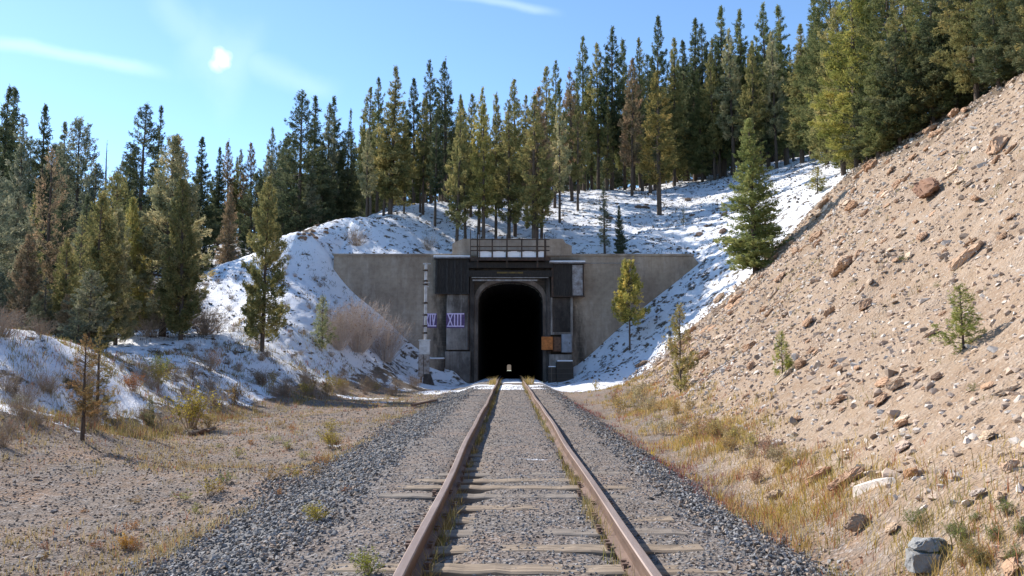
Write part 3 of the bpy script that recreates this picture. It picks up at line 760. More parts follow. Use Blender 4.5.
# painted numerals
def numerals(name, u0, u1, v0, v1, text, lab):
    a, b = px(u0), px(u1); z0, z1 = pz(v1), pz(v0); yy = -.36 if u0 > 440 else -.008
    m = MB(); m.box(a-XC-.06, b-XC+.04, yy-.006, yy-.001, z0-.1, z1+.02); bo = m.build(name, M['purple'], port); bo['label'] = lab
    m = MB(); t = .10
    m.box(a-XC, b-XC, yy-.016, yy-.008, z0, z0+.09); m.box(a-XC, b-XC, yy-.016, yy-.008, z1-.09, z1)
    wd = (b-a)/ (3.4 if text == 'XIV' else 3.7); x0 = a+.05
    def stroke(xa, za, xb, zb, t=.085, dy=0): m.prism([(xa-t/2-XC, za), (xa+t/2-XC, za), (xb+t/2-XC, zb), (xb-t/2-XC, zb)], yy-.016-dy, yy-.0085-dy)
    for i_, ch in enumerate(text):
        if ch == 'X': stroke(x0+.03, z0+.091, x0+wd*1.1-.03, z1-.091); stroke(x0+wd*1.1-.03, z0+.091, x0+.03, z1-.091, dy=.003); x0 += wd*1.25
        elif ch == 'I': stroke(x0+wd*.25, z0+.091, x0+wd*.25, z1-.091); x0 += wd*.66
        elif ch == 'V': stroke(x0+wd*.5, z0+.091, x0+.05, z1-.091); stroke(x0+wd*.5, z0+.091, x0+wd*.95, z1-.091, dy=.003); x0 += wd
    m.build('numeral_strokes', M['lilac'], bo)
numerals('painted_numeral', 447.5, 464.5, 313.5, 327, 'XIII', 'lilac roman numeral XIII painted on the pale pier')
numerals('painted_numeral', 424.5, 436.5, 313.5, 326.5, 'XIV', 'lilac roman numeral XIV painted behind the pole')

# electrical boxes
def ebox(name, lab, u0, u1, v0, v1, mat, dep, cat='electrical box', yb=YP-.36):
    a, b = px(u0), px(u1); z0, z1 = pz(v1), pz(v0)
    e = empty(name, ((a+b)/2, yb, z0), lab, cat)
    w = (b-a)/2; boxes('housing', mat, [(-w, w, -dep, -.003, 0, z1-z0)], e, .015)
    boxes('door', mat, [(-w+.06, w-.06, -dep-.03, -dep-.002, .06, z1-z0-.06)], e, .008)
    boxes('latch', M['steel'], [(w-.16, w-.12, -dep-.05, -dep-.032, (z1-z0)*.45, (z1-z0)*.55)], e)
    return e
ebox('electrical_box', 'bright orange rusty box beside the right edge of the tunnel mouth', 541, 552, 337, 350, M['orange'], .5)
ebox('electrical_box', 'dark brown open box between the orange and the grey box', 552.4, 560.3, 337, 351.5, M['brown'], .35)
ebox('electrical_box', 'tall blue grey box right of the orange one by the tunnel mouth', 560.7, 570.6, 334.5, 352.5, M['bluegrey'], .4)
# signal mast
h = hit(427, 384); mx = W(425, 380, h[1])[0]; my = h[1]; mz = h[2]
k_ = my/F
e = empty('signal_mast', (mx, my, mz), 'slim silver mast with dark clamps rising from a stack of weathered cabinets', 'mast')
def mzv(v): return W(425, v, my)[2]-mz
m = MB(); m.tube((0, 0, mzv(342)), (0, 0, mzv(263)), .10, .095, 12); m.build('mast_tube', M['silver'], e)
for v in (270.5, 281, 284.5, 303, 315, 326, 333):
    m = MB(); m.tube((0, 0, mzv(v+.9)), (0, 0, mzv(v-.9)), .13, n=12); m.box(-.2, -.04, -.03, .03, mzv(v+.4), mzv(v-.4)); m.build('clamp', M['steel'], e)
for bb in ((-.2, .3, -.02, .02, mzv(264.3), mzv(263.2)), (.02, .25, -.03, .03, mzv(283), mzv(282)), (.02, .2, -.03, .03, mzv(287), mzv(286.2))): boxes('bracket_arm', M['silver'], [bb], e)
boxes('upper_cabinet', M['cab'], [(-.38, .3, -.25, .25, mzv(354.5), mzv(341))], e, .02)
boxes('cabinet_roof', M['cab'], [(-.42, .34, -.29, .29, mzv(341)+.003, mzv(339.7))], e, .01)
boxes('pedestal', M['rustcab'], [(-.08, .27, -.18, .2, -.1, mzv(354.5)-.003)], e, .02)
boxes('lower_cabinet', M['rustcab'], [(-.42, -.1, -.24, .2, mzv(377), mzv(353.8)-.02)], e, .02)
boxes('cabinet_door', M['rustcab'], [(-.4, -.12, -.265, -.243, mzv(375), mzv(357))], e, .005)
m = MB(); m.tube((-.25, 0, -.2), (-.25, 0, mzv(377)), .06); m.build('cabinet_leg', M['rail'], e)
m = MB(); m.prism([(-.15, -.1), (.62, -.1), (.5, .2), (.35, mzv(374)), (-.05, mzv(374))], -.22, .3); m.build('footing', M['concd'], e)
# rusty bar lying on the gravel
a = hit(412, 408); b = hit(437, 403)
m = MB(); m.tube((a[0]-b[0], a[1]-b[1], a[2]-b[2]+.1), (0, 0, .12), .05, .04, 8); o = m.build('rusty_bar', M['rail'], None, b); tag(o, 'short rusty iron bar lying on the ballast left of the track', 'iron bar')
a = hit(190, 436); b = hit(216, 432)
m = MB(); m.tube((a[0]-b[0], a[1]-b[1], a[2]-b[2]+.05), (0, 0, .1), .07, .04, 8); o = m.build('fallen_branch', M['log'], None, b); tag(o, 'short dark branch lying on the gravel flat by the yellow weeds', 'branch')

# ------------------------------------------------------------------ conifers
def conifer(seed, h, cb, Rm, nb, shape=1.0, up0=-12, up1=45, ts=.2, k=5, dens=1.0, gap=.25, dead=0, basew=.3, lat=.45, clump=0, trunk_r=None, cvar=.35, lean=0, forks=0):
    q = np.random.default_rng(seed)
    tr = trunk_r or (.012*h+.03)
    P0 = []; P1 = []; ra = []; rb = []
    # trunk with slight wander
    nt = 14; zs_ = np.linspace(0, h*.985, nt+1); wx = np.cumsum(q.normal(0, .012*h/nt, nt+1)); wy = np.cumsum(q.normal(0, .012*h/nt, nt+1)); wx -= wx[0]; wy -= wy[0]
    wx = wx+lean*zs_
    for i in range(nt):
        P0.append((wx[i], wy[i], zs_[i]-(.3 if i == 0 else 0))); P1.append((wx[i+1], wy[i+1], zs_[i+1]))
        ra.append(tr*(1-i/nt)**.8+.008); rb.append(tr*(1-(i+1)/nt)**.8+.008)
    Vt_, Ft_ = tubes_np(P0, P1, ra, rb, 7)
    at = lambda z: np.array([np.interp(z, zs_, wx), np.interp(z, zs_, wy), z])
    bP0 = []; bP1 = []; br0 = []; br1 = []
    cen = []; dirs = []; sz = []; shade = []
    ph = q.uniform(0, 6.28, 4)
    whorl = max(.22, (1-cb)*h/nb*5)
    for i in range(nb):
        s = (i+q.random())/nb; z = h*(cb+(1-cb)*s)
        z = (np.round(z/whorl)*whorl)*.6+z*.4 + q.normal(0, .03)
        z = min(max(z, h*cb), h*.985)
        s = (z/h-cb)/(1-cb)
        az = q.uniform(0, 6.283)
        nz = math.sin(az+ph[0]+z*.9)+math.sin(2*az+ph[1]-z*1.7)*.6+.5*math.sin(z*2.3+ph[2])
        if q.random() < gap and nz > .1: continue
        L = Rm*((1-s)**shape)*min(1, basew+s*3.2)*q.uniform(.6, 1.12)*(1+.18*nz*.6)+.12
        an = R(up0+(up1-up0)*s+q.normal(0, 7))
        d = np.array([math.cos(az)*math.cos(an), math.sin(az)*math.cos(an), math.sin(an)])
        p = at(z); mid = p+d*L*.55; d2 = d+np.array([0, 0, .28]); d2 /= np.linalg.norm(d2); end = mid+d2*L*.45
        rr_ = .006+.011*L
        bP0 += [p, mid]; bP1 += [mid, end]; br0 += [rr_, rr_*.6]; br1 += [rr_*.6, .004]
        side = np.cross(d, [0, 0, 1]); side /= np.linalg.norm(side)+1e-6
        npt = max(3, int(L/ts*2.3*dens))
        if clump: qs = np.clip(q.choice([.45, .7, .85, 1.0], npt)+q.normal(0, .06, npt), .15, 1.03)
        else: qs = q.uniform(.12, 1.03, npt)
        lt = (1-qs*.85)*L*lat*q.uniform(-1, 1, npt)
        pts = np.where(qs[:, None] < .55, p+d*(L*qs)[:, None], mid+d2*(L*(qs-.55))[:, None])
        pts = pts+side*lt[:, None]+np.array([0, 0, 1])*(q.normal(-.02, .05, npt)*(1+clump))[:, None] - np.array([0, 0, 1])*(np.abs(lt)*.15)[:, None]
        dd = d2[None]*.75+side[None]*np.sign(lt)[:, None]*.55
        cen.append(pts); dirs.append(dd); sz.append(np.full(npt, ts*(.6+.5*(1-s)))); shade.append(np.full(npt, q.normal(0, .5))+q.normal(0, .5, npt))
    # leader tufts
    ntp = int(20*dens); zt_ = h*(1-q.random(ntp)*.06); cen.append(np.stack([np.interp(zt_, zs_, wx)+q.normal(0, .03, ntp), np.interp(zt_, zs_, wy)+q.normal(0, .03, ntp), zt_+.05], -1)); dirs.append(np.tile([0, 0, 1.], (ntp, 1))); sz.append(np.full(ntp, ts*.6)); shade.append(q.normal(0, .5, ntp))
    for i in range(dead):
        z = h*q.uniform(.04, cb+.08); az = q.uniform(0, 6.28); L = Rm*q.uniform(.25, .8); an = R(q.uniform(-25, 10)); p = at(z)
        d = np.array([math.cos(az)*math.cos(an), math.sin(az)*math.cos(an), math.sin(an)]); bP0.append(p); bP1.append(p+d*L); br0.append(.012); br1.append(.004)
    Vb, Fb_ = tubes_np(bP0, bP1, np.array(br0), np.array(br1), 3)
    tv, tf = join([(Vt_, Ft_), (Vb, Fb_)])
    C = np.concatenate(cen); D = np.concatenate(dirs); S = np.concatenate(sz); H = np.concatenate(shade)
    n = len(C); C = np.repeat(C, k, 0); D = np.repeat(D, k, 0); S = np.repeat(S, k)*q.uniform(.6, 1.25, n*k); H = np.repeat(H, k)
    C = C+q.normal(0, 1, C.shape)*S[:, None]*.28
    d = D+q.normal(0, .62, D.shape)+np.array([0, 0, .18]); d /= np.linalg.norm(d, axis=1, keepdims=True)
    w = np.cross(d, q.normal(size=d.shape)); w /= np.linalg.norm(w, axis=1, keepdims=True)+1e-9
    A = C-d*S[:, None]*.35; wd = S[:, None]*.15
    V = np.stack([A-w*wd*.6, A+w*wd*.6, C+d*S[:, None]*.35+w*wd, C+d*S[:, None]*.65-w*wd*.3], 1).reshape(-1, 3)
    Fq_ = np.arange(len(V)).reshape(-1, 4)
    c = (1+cvar*np.clip(H, -1.6, 2))[:, None]*np.ones((1, 3)); c[:, 0] *= 1+.12*np.clip(H, -1, 2); c = np.clip(c, .3, 2)
    c = np.repeat(c, 4, 0)
    return (tv, tf), (V, Fq_, c), h
LIB = {}
def addlib(key, n, bark='bark', **kw):
    L = []
    for i in range(n):
        kk = dict(kw); s0 = hash(key) if False else sum(ord(c_)*(j+1) for j, c_ in enumerate(key))*13+i
        q = np.random.default_rng(s0)
        kk['Rm'] = kw['Rm']*q.uniform(.85, 1.15); kk['cb'] = kw['cb']*q.uniform(.8, 1.2)
        (tv, tf), (V, Fq_, c), h = conifer(s0, **kk)
        L.append((mesh_np('trunk', tv, tf, M[bark], smooth=True), mesh_np('crown', V, Fq_, M['needles'], c), h))
    LIB[key] = L
addlib('lodge', 10, h=14, cb=.24, Rm=2.0, nb=165, shape=.72, ts=.29, k=6, dens=1.35, gap=.3, dead=26, basew=.35, clump=1, up0=-10, up1=50)
addlib('spruce', 5, h=13, cb=.1, Rm=2.3, nb=190, shape=.9, ts=.28, k=6, dens=1.5, gap=.2, dead=6, basew=.5, up0=-18, up1=40, lat=.5)
addlib('slim', 4, h=13, cb=.15, Rm=1.5, nb=150, shape=.8, ts=.26, k=5, dens=1.4, gap=.35, dead=14, basew=.4, up0=-20, up1=45)
addlib('bushy', 5, h=11, cb=.08, Rm=2.5, nb=190, shape=.55, ts=.27, k=5, dens=1.4, gap=.3, dead=8, basew=.5, clump=1, up0=-8, up1=50)
addlib('sparse', 3, h=8, cb=.12, Rm=1.4, nb=80, shape=.7, ts=.17, k=5, dens=1.3, gap=.4, dead=6, basew=.5, clump=1, up0=5, up1=55)
addlib('big', 4, h=17, cb=.1, Rm=3.1, nb=260, shape=.6, ts=.27, k=5, dens=1.6, gap=.3, dead=14, basew=.55, clump=1, up0=-14, up1=40)
addlib('snag', 1, bark='greybark', h=12, cb=.3, Rm=.7, nb=60, shape=.8, ts=.1, k=1, dens=.3, gap=.2, dead=20)
addlib('fine', 3, h=9, cb=.05, Rm=1.75, nb=300, shape=.7, ts=.16, k=6, dens=1.6, gap=.2, dead=5, basew=.55, up0=-15, up1=40, lat=.5)
addlib('finepine', 4, h=9, cb=.08, Rm=1.7, nb=230, shape=.55, ts=.17, k=7, dens=1.7, gap=.25, dead=10, basew=.5, clump=1, up0=0, up1=50)
addlib('rustfine', 2, h=9, cb=.2, Rm=1.7, nb=120, shape=.6, ts=.14, k=5, dens=.9, gap=.4, dead=16, basew=.5, clump=1, up0=5, up1=50)
addlib('lolly', 2, h=5, cb=.4, Rm=1.15, nb=120, shape=.45, ts=.15, k=7, dens=1.8, gap=.15, dead=5, basew=.7, clump=1, up0=0, up1=50, trunk_r=.05)
addlib('feather', 2, h=3, cb=.06, Rm=.75, nb=90, shape=.7, ts=.09, k=6, dens=1.1, gap=.25, clump=1, up0=10, up1=55, trunk_r=.03)
addlib('sapling', 3, h=1.6, cb=.1, Rm=.45, nb=42, shape=.7, ts=.075, k=8, dens=1.3, gap=.2, clump=1, up0=20, up1=60, trunk_r=.018)
DG, GN, OL, LO, RU, BG, YG = (.12, .14, .075), (.19, .205, .085), (.29, .27, .11), (.38, .36, .20), (.33, .25, .15), (.25, .26, .17), (.36, .33, .11)
cnts = {}
def plant(kind, x, y, h, col, lab, group=None, name='pine_tree', cat='pine tree', var=None, wide=1):
    L = LIB[kind]; cnts[kind] = cnts.get(kind, 0)+1; i = (cnts[kind] if var is None else var) % len(L)
    tr, cr, hh = L[i]
    e = empty(name, (x, y, G(x, y)-.05), lab, cat, group); s = h/hh; wide = wide*(random.uniform(.72, 1.0) if kind in ('lodge', 'slim') else random.uniform(.9, 1.15)) if group else wide; e.scale = (s*wide, s*wide, s); e.rotation_euler = (random.uniform(-.025, .025), random.uniform(-.025, .025), random.uniform(0, 6.28))
    link('trunk', tr, e); c = link('crown', cr, e); f = random.uniform(.88, 1.12); c.color = (col[0]*f, col[1]*f, col[2]*f, 1)
    return e
def planttop(kind, u, v, Y, col, lab, group=None, **kw):
    x, _, zt_ = W(u, v, Y); h = zt_-G(x, Y)
    if h < .4: return
    return plant(kind, x, Y, h, col, lab, group, **kw)
def ordn(i): return ['first', 'second', 'third', 'fourth', 'fifth', 'sixth', 'seventh', 'eighth', 'ninth', 'tenth', 'eleventh', 'twelfth', 'thirteenth', 'fourteenth', 'fifteenth', 'sixteenth', 'seventeenth', 'eighteenth', 'nineteenth', 'twentieth', 'twenty-first', 'twenty-second', 'twenty-third', 'twenty-fourth', 'twenty-fifth', 'twenty-sixth', 'twenty-seventh', 'twenty-eighth', 'twenty-ninth', 'thirtieth', 'thirty-first', 'thirty-second', 'thirty-third', 'thirty-fourth'][i]
cname = {DG: 'dark green', GN: 'green', OL: 'olive green', LO: 'pale olive', RU: 'rust tinged', BG: 'grey green', YG: 'yellow green'}
# left skyline
LS = [(5, 88, 62, 'spruce', DG), (16, 91, 66, 'spruce', DG), (27, 114, 58, 'lodge', BG), (44, 105, 60, 'spruce', DG), (67, 122, 75, 'spruce', BG), (83, 122, 70, 'bushy', BG), (98, 165, 66, 'bushy', BG), (109, 139, 85, 'snag', BG),
      (121, 162, 68, 'bushy', BG), (132, 150, 80, 'spruce', DG), (144, 106, 64, 'big', DG), (158, 107, 72, 'slim', DG), (182, 135, 72, 'spruce', DG), (204, 138, 72, 'spruce', DG), (221, 147, 80, 'spruce', DG), (231, 141, 84, 'lodge', RU),
      (243, 150, 84, 'lodge', OL), (254, 143, 82, 'lodge', RU), (271, 128, 82, 'lodge', BG), (285, 140, 84, 'bushy', DG), (302, 92, 72, 'big', DG), (317, 96, 76, 'spruce', DG), (328, 104, 80, 'lodge', BG), (338, 97, 82, 'spruce', DG), (354, 109, 86, 'slim', DG)]
for i, (u, v, Y, kd, c) in enumerate(LS):
    if kd == 'snag': planttop(kd, u, v, Y, c, 'thin bare grey dead snag on the left skyline', cat='dead tree', name='dead_tree')
    else: planttop(kd, u, v, Y, c, f'{cname[c]} conifer, {ordn(i)} treetop from the left edge along the left skyline', 'skyline trees left of the mound', name='conifer', cat='conifer')
MS = [(369, 88, 78, 'lodge', OL), (379, 79, 76, 'lodge', GN), (392, 67, 70, 'spruce', OL), (404, 110, 80, 'slim', GN), (415, 79, 76, 'lodge', DG), (424, 100, 72, 'lodge', OL), (432, 60, 78, 'lodge', DG), (447, 60, 80, 'lodge', DG), (460, 117, 72, 'lodge', OL),
      (471, 93, 74, 'lodge', OL), (479, 87, 70, 'lodge', YG), (496, 94, 68, 'lodge', OL), (515, 79, 70, 'lodge', OL), (527, 96, 72, 'lodge', OL), (536, 88, 66, 'lodge', RU), (546, 67, 78, 'lodge', OL), (554, 62, 80, 'lodge', GN),
      (571, 70, 82, 'lodge', RU), (583, 38, 92, 'lodge', GN), (597, 42, 90, 'lodge', OL), (610, 27, 90, 'lodge', DG), (623, 38, 92, 'lodge', GN), (630, 58, 84, 'lodge', RU), (640, 38, 88, 'lodge', OL), (654, 17, 92, 'lodge', DG)]
for i, (u, v, Y, kd, c) in enumerate(MS):
    planttop(kd, u, v, Y, c, f'{cname[c]} lodgepole pine, {ordn(i)} treetop from left on the skyline above the tunnel', 'skyline pines above the tunnel')
RS = [(672, 39, 92, 'lodge', OL), (684, 40, 96, 'spruce', DG), (692, 18, 94, 'spruce', DG), (701, 24, 96, 'lodge', DG), (712, 50, 90, 'lodge', OL), (720, 6, 92, 'spruce', GN), (731, 30, 88, 'lodge', LO), (740, 9, 90, 'spruce', GN),
      (751, 45, 84, 'lodge', OL), (764, 3, 88, 'lodge', GN), (773, 30, 84, 'lodge', LO), (782, 5, 86, 'spruce', GN), (798, 24, 80, 'spruce', OL), (812, -6, 78, 'spruce', GN), (822, 10, 72, 'spruce', OL), (835, -30, 70, 'big', GN)]
for i, (u, v, Y, kd, c) in enumerate(RS):
    planttop(kd, u, v, Y, c, f'{cname[c]} conifer, {ordn(i)} treetop on the skyline right of the dark middle gap', 'skyline conifers above the right wing wall', name='conifer', cat='conifer')
# second layer, below the skyline
q = np.random.default_rng(5)
def fill(u0, u1, n, Y0, Y1, vf, kinds, cols, lab, group):
    for i in range(n):
        u = u0+(u1-u0)*(i+q.random())/n; Y = q.uniform(Y0, Y1); kd = kinds[q.integers(len(kinds))]; c = cols[q.integers(len(cols))]
        planttop(kd, u, vf(u)+q.uniform(0, 45), Y, c, lab, group, name='conifer', cat='conifer')
fill(355, 660, 34, 84, 105, lambda u: np.interp(u, [355, 400, 450, 560, 600, 660], [115, 100, 85, 90, 55, 45]), ['lodge', 'slim'], [DG, OL, GN, RU, GN], 'slender pine crowded in the shaded back rows above the tunnel', 'back row pines above the tunnel')
fill(640, 850, 30, 84, 112, lambda u: np.interp(u, [640, 700, 850], [60, 40, 20]), ['lodge', 'spruce', 'slim'], [DG, OL, GN, DG], 'slender conifer in the shaded back rows above the right wing wall', 'back row conifers on the right')
fill(-60, 360, 44, 68, 105, lambda u: np.interp(u, [0, 100, 200, 300, 360], [120, 165, 160, 140, 125]), ['spruce', 'lodge', 'bushy'], [DG, BG, DG, BG, GN], 'dark conifer in the dense back rows of the left forest', 'back row conifers of the left forest')
fill(-80, 120, 12, 44, 60, lambda u: 165, ['bushy', 'spruce'], [DG, BG, OL], 'dark conifer in the middle rows of the left forest', 'middle row conifers of the left forest')
fill(350, 660, 46, 100, 145, lambda u: np.interp(u, [355, 400, 450, 560, 600, 660], [140, 125, 115, 115, 90, 75]), ['spruce', 'slim', 'bushy'], [DG, DG, GN], 'dark conifer in the deep forest behind the back row pines above the tunnel', 'deep forest conifers above the tunnel')
fill(640, 860, 34, 105, 145, lambda u: np.interp(u, [640, 700, 850], [70, 50, 30]), ['spruce', 'slim', 'bushy'], [DG, DG, GN], 'dark conifer in the deep forest above the right wing wall', 'deep forest conifers on the right')
fill(-60, 380, 46, 90, 130, lambda u: np.interp(u, [0, 100, 200, 300, 360], [130, 172, 165, 150, 135]), ['spruce', 'bushy', 'slim'], [DG, BG, DG, GN], 'dark conifer in the deepest rows of the left forest', 'deep forest conifers on the left')
# front individuals
fr = [
 ('finepine', 170, 137, 41, LO, 'tall broad pale olive pine standing tallest in the left foreground grove', {'wide': 1.15}),
 ('finepine', 187, 180, 39.5, OL, 'olive pine close against the right side of the tallest grove pine', {'wide': .9}),
 ('finepine', 267, 178, 40, OL, 'slim olive conifer standing alone on the snowy mound foot', {'wide': .8}),
 ('rustfine', 55, 150, 38, RU, 'rust brown thinning pine rising in the left foreground', {'wide': .9}),
 ('finepine', 100, 193, 37, OL, 'olive pine just right of the rust brown one', {}),
 ('finepine', 137, 198, 40, YG, 'yellow green young pine left of the tallest grove pine', {'wide': .7}),
 ('finepine', 122, 210, 38, LO, 'short pale olive pine in front of the forest edge between two taller ones', {}),
 ('fine', 231, 185, 62, RU, 'rust coloured narrow spruce behind the mound by the snow gap', {'wide': .8}),
 ('bushy', 20, 195, 36, BG, 'grey green bushy pine in the shade near the left edge', {}),
 ('bushy', -8, 170, 33, BG, 'grey green pine cut by the left edge of the picture', {}),
 ('rustfine', 84, 215, 34, OL, 'thin olive pine at the front of the left grove', {}),
 ('finepine', 30, 235, 30, RU, 'low rust olive pine at the front of the grove near the left edge', {}),
 ('finepine', 70, 240, 31, OL, 'low olive pine under the rust brown one', {}),
 ('fine', 752, 118, 46.5, (.24, .27, .10), 'tall dense green spruce on the slope edge beside the right wing wall', {'wide': 1.3}),
 ('lodge', 657, 72, 74, (.30, .25, .09), 'golden olive pine standing forward on the snow above the right wing wall', {'wide': 1.2}),
 ('slim', 604, 180, 64, BG, 'thin sparse young pine on the snow above the vent box', {'wide': 1.1}),
 ('fine', 620, 205, 62, DG, 'small dark fir on the snow above the right wing wall', {'wide': .8}),
 ('sparse', 683, 205, 66, OL, 'tiny sparse pine on snow near right wing wall end', {'wide': .8}),
]
for kd, u, v, Y, c, lab, kw in fr: planttop(kd, u, v, Y, c, lab, **kw)
def plantpx(kind, u, v, hpx, col, lab, wide=1, group=None, **kw):
    p = hit(u, v)
    if p: plant(kind, p[0], p[1], hpx/F*p[1], col, lab, group, wide=wide, **kw)
plantpx('feather', 322, 349, 52, (.36, .38, .20), 'tiny pale green fir beside the bare willow on the mound', 1.1)
plantpx('lolly', 630, 350, 88, (.42, .38, .11), 'small yellow green pine with bare trunk in front of right wing wall', 1.0)
plantpx('feather', 783, 377, 46, (.34, .36, .09), 'bright green little pine sapling midway up the bare slope', 1.2)
plantpx('feather', 965, 350, 66, (.30, .33, .10), 'bushy green pine sapling on the slope near the right edge', 1.6)
plantpx('feather', 681, 394, 88, (.36, .31, .12), 'thin straw coloured sapling at the foot of the slope', 1.0)
plantpx('feather', 818, 192, 26, YG, 'yellow green bush like pine where the slope meets the shaded snow', 2.0)
plantpx('rustfine', 83, 441, 106, (.30, .20, .09), 'small rust orange dying pine in front of the left snow bank', 1.3)
plantpx('sparse', 97, 425, 98, (.28, .23, .09), 'small olive brown pine right behind the dying rust orange one', 1.3)
plantpx('feather', 150, 425, 30, LO, 'tiny pale sapling in the brush right of the dying pine', 1.2)
for i in range(20):
    u = 846+i*11; v = np.interp(u, [846, 870, 960, 1024, 1080], [166, 158, 104, 70, 40])+4
    plantpx('bushy' if i % 3 else 'fine', u, v, random.uniform(70, 120), [GN, OL, DG][i % 3], 'low bushy pine of the understory lining the crest of the bare slope', 1.25, 'understory pines along the crest')
for i in range(14):
    u = -40+i*11; Y = random.uniform(28, 34); planttop(['bushy', 'finepine', 'rustfine'][i % 3], u, random.uniform(255, 300), Y, [BG, OL, RU, LO][i % 4], 'short scrubby pine at the front edge of the left forest behind the bank', 'scrubby pines at the front of the left forest', wide=1.3)
for i in range(3):
    planttop('snag', [372, 440, 520, 590, 668, 705, 775][i], [120, 110, 120, 80, 70, 60, 45][i], random.uniform(74, 88), BG, f'bare grey dead trunk, {ordn(i)} from left among the living trees of the hill', 'dead trunks in the hill forest', name='dead_tree', cat='dead tree')
# trunks above the parapet
for i, (u, v, Y, c) in enumerate(((457, 100, 64, OL), (466, 108, 66, OL), (484, 104, 63.5, YG), (509, 100, 66, OL), (533, 92, 63, OL), (541, 112, 66, RU), (559, 100, 73, LO), (577, 95, 78, OL), (405, 120, 71, OL), (421, 125, 73, GN), (385, 120, 70, OL), (368, 128, 68, LO), (436, 110, 70, DG))):
    planttop('lodge', u, v, Y, c, f'{cname[c]} pine, bare trunk the {ordn(i)} from left behind the parapet' if i < 6 else f'{cname[c]} pine at the front, {["above the right vent box","left of the golden olive pine","above the left half of the left wing wall","above the middle of the left wing wall","behind the right end of the mound crest","behind the middle of the mound crest","below the twin dark skyline tops"][i-6]}', 'front row pines above the portal')
# crest trees at right
CR = [(850, -40, 50, 'big', (.36, .35, .10), 1.1), (868, -60, 53, 'big', GN, 1), (838, 10, 56, 'bushy', OL, 1), (885, -60, 47, 'big', GN, 1.0), (905, -50, 44, 'big', OL, 1.0), (925, -80, 41, 'big', GN, 1), (948, -70, 39, 'big', DG, 1), (968, -90, 36.5, 'big', OL, 1), (992, -90, 35, 'big', GN, 1),
      (1018, -110, 33, 'big', (.38, .35, .11), 1), (1050, -120, 31, 'big', GN, 1), (1090, -130, 29, 'big', OL, 1), (890, -80, 56, 'big', DG, 1), (930, -90, 52, 'big', DG, 1), (975, -110, 47, 'big', DG, 1), (1020, -120, 43, 'big', DG, 1), (1070, -140, 40, 'big', DG, 1), (858, -60, 62, 'spruce', DG, 1)]
for i, (u, v, Y, kd, c, wd) in enumerate(CR):
    vis = Y < 51
    planttop(kd, u, v, Y, c, f'{cname.get(c, "sunlit olive")} spreading pine, {ordn(i)} from left along the crest of the bare slope' if vis else 'dark pine standing behind the crest trees on the right', 'pines along the crest of the bare slope', wide=wd)

# ------------------------------------------------------------------ shrubs
def shrub(seed, h, wd, ns_, nleaf, leafs=.03, tw=5, r0=.008):
    q = np.random.default_rng(seed); P0 = []; P1 = []; a_ = []; b_ = []; ends = []
    for i in range(ns_):
        az = q.uniform(0, 6.28); sp_ = q.uniform(.05, 1)*wd*.5; hh = h*q.uniform(.55, 1.0)*(1-.25*(sp_/(wd*.5+1e-6))**2)
        b0 = np.array([math.cos(az), math.sin(az), 0])*sp_*.25; prev = b0; pts = [b0]
        for s in (.35, .7, 1):
            p = b0+np.array([math.cos(az)*sp_*s**1.2, math.sin(az)*sp_*s**1.2, hh*s])+q.normal(0, .03*h, 3); P0.append(prev); P1.append(p); a_.append(r0*(1.1-s*.8)); b_.append(r0*(1.0-s*.85)+.001); prev = p; pts.append(p)
        for j in range(tw):
            s = q.uniform(.3, .95)*3; i0 = min(2, int(s)); p = pts[i0]+(pts[i0+1]-pts[i0])*(s-i0)
            d = q.normal(0, 1, 3)*.6+np.array([math.cos(az)*.4, math.sin(az)*.4, .9]); d /= np.linalg.norm(d); L = h*q.uniform(.12, .32); P0.append(p); P1.append(p+d*L); a_.append(r0*.4); b_.append(.0012); ends.append((p, p+d*L))
    tv, tf = tubes_np(P0, P1, np.array(a_), np.array(b_), 3)
    if not nleaf: return (tv, tf), None
    ei = q.integers(0, len(ends), nleaf); E = np.array(ends)[ei]; t = q.random((nleaf, 1)); C = E[:, 0]*(1-t)+E[:, 1]*t+q.normal(0, leafs*.5, (nleaf, 3))
    d = q.normal(size=(nleaf, 3)); d /= np.linalg.norm(d, axis=1, keepdims=True); w = np.cross(d, q.normal(size=(nleaf, 3))); w /= np.linalg.norm(w, axis=1, keepdims=True)
    S = leafs*q.uniform(.6, 1.3, (nleaf, 1))
    V = np.stack([C-d*S*.5, C+w*S*.28, C+d*S*.5, C-w*S*.28], 1).reshape(-1, 3); Fq_ = np.arange(len(V)).reshape(-1, 4)
    c = np.repeat(np.clip(1+q.normal(0, .3, (nleaf, 1)), .4, 1.8)*np.array([[1, 1, 1]])*np.stack([1+q.normal(0, .12, nleaf)]*3, -1), 4, 0)
    return (tv, tf), (V, Fq_, c)
SH = {}
def addsh(key, n, mat, **kw):
    SH[key] = []
    for i in range(n):
        (tv, tf), lf = shrub(900+i+sum(map(ord, key)), **kw)
        SH[key].append((mesh_np('stems', tv, tf, M[mat]), mesh_np('leaves', *lf[:2], M['leaves'], lf[2]) if lf else None, kw['h']))
addsh('willow', 2, 'paletwig', h=3.0, wd=3.8, ns_=170, nleaf=1500, leafs=.08, tw=9, r0=.016)
addsh('brush', 4, 'twig', h=1.3, wd=1.5, ns_=60, nleaf=700, leafs=.04, tw=7, r0=.009)
addsh('bare', 3, 'twig', h=1.1, wd=1.5, ns_=70, nleaf=160, leafs=.035, tw=8, r0=.008)
addsh('leafy', 4, 'twig', h=.9, wd=.9, ns_=34, nleaf=1300, leafs=.045, tw=6, r0=.006)
addsh('weed', 4, 'twig', h=.4, wd=.35, ns_=16, nleaf=260, leafs=.03, tw=4, r0=.003)
YL, RL, GL, BL, OLf = (.42, .34, .07), (.36, .16, .07), (.20, .24, .07), (.26, .20, .14), (.38, .25, .09)
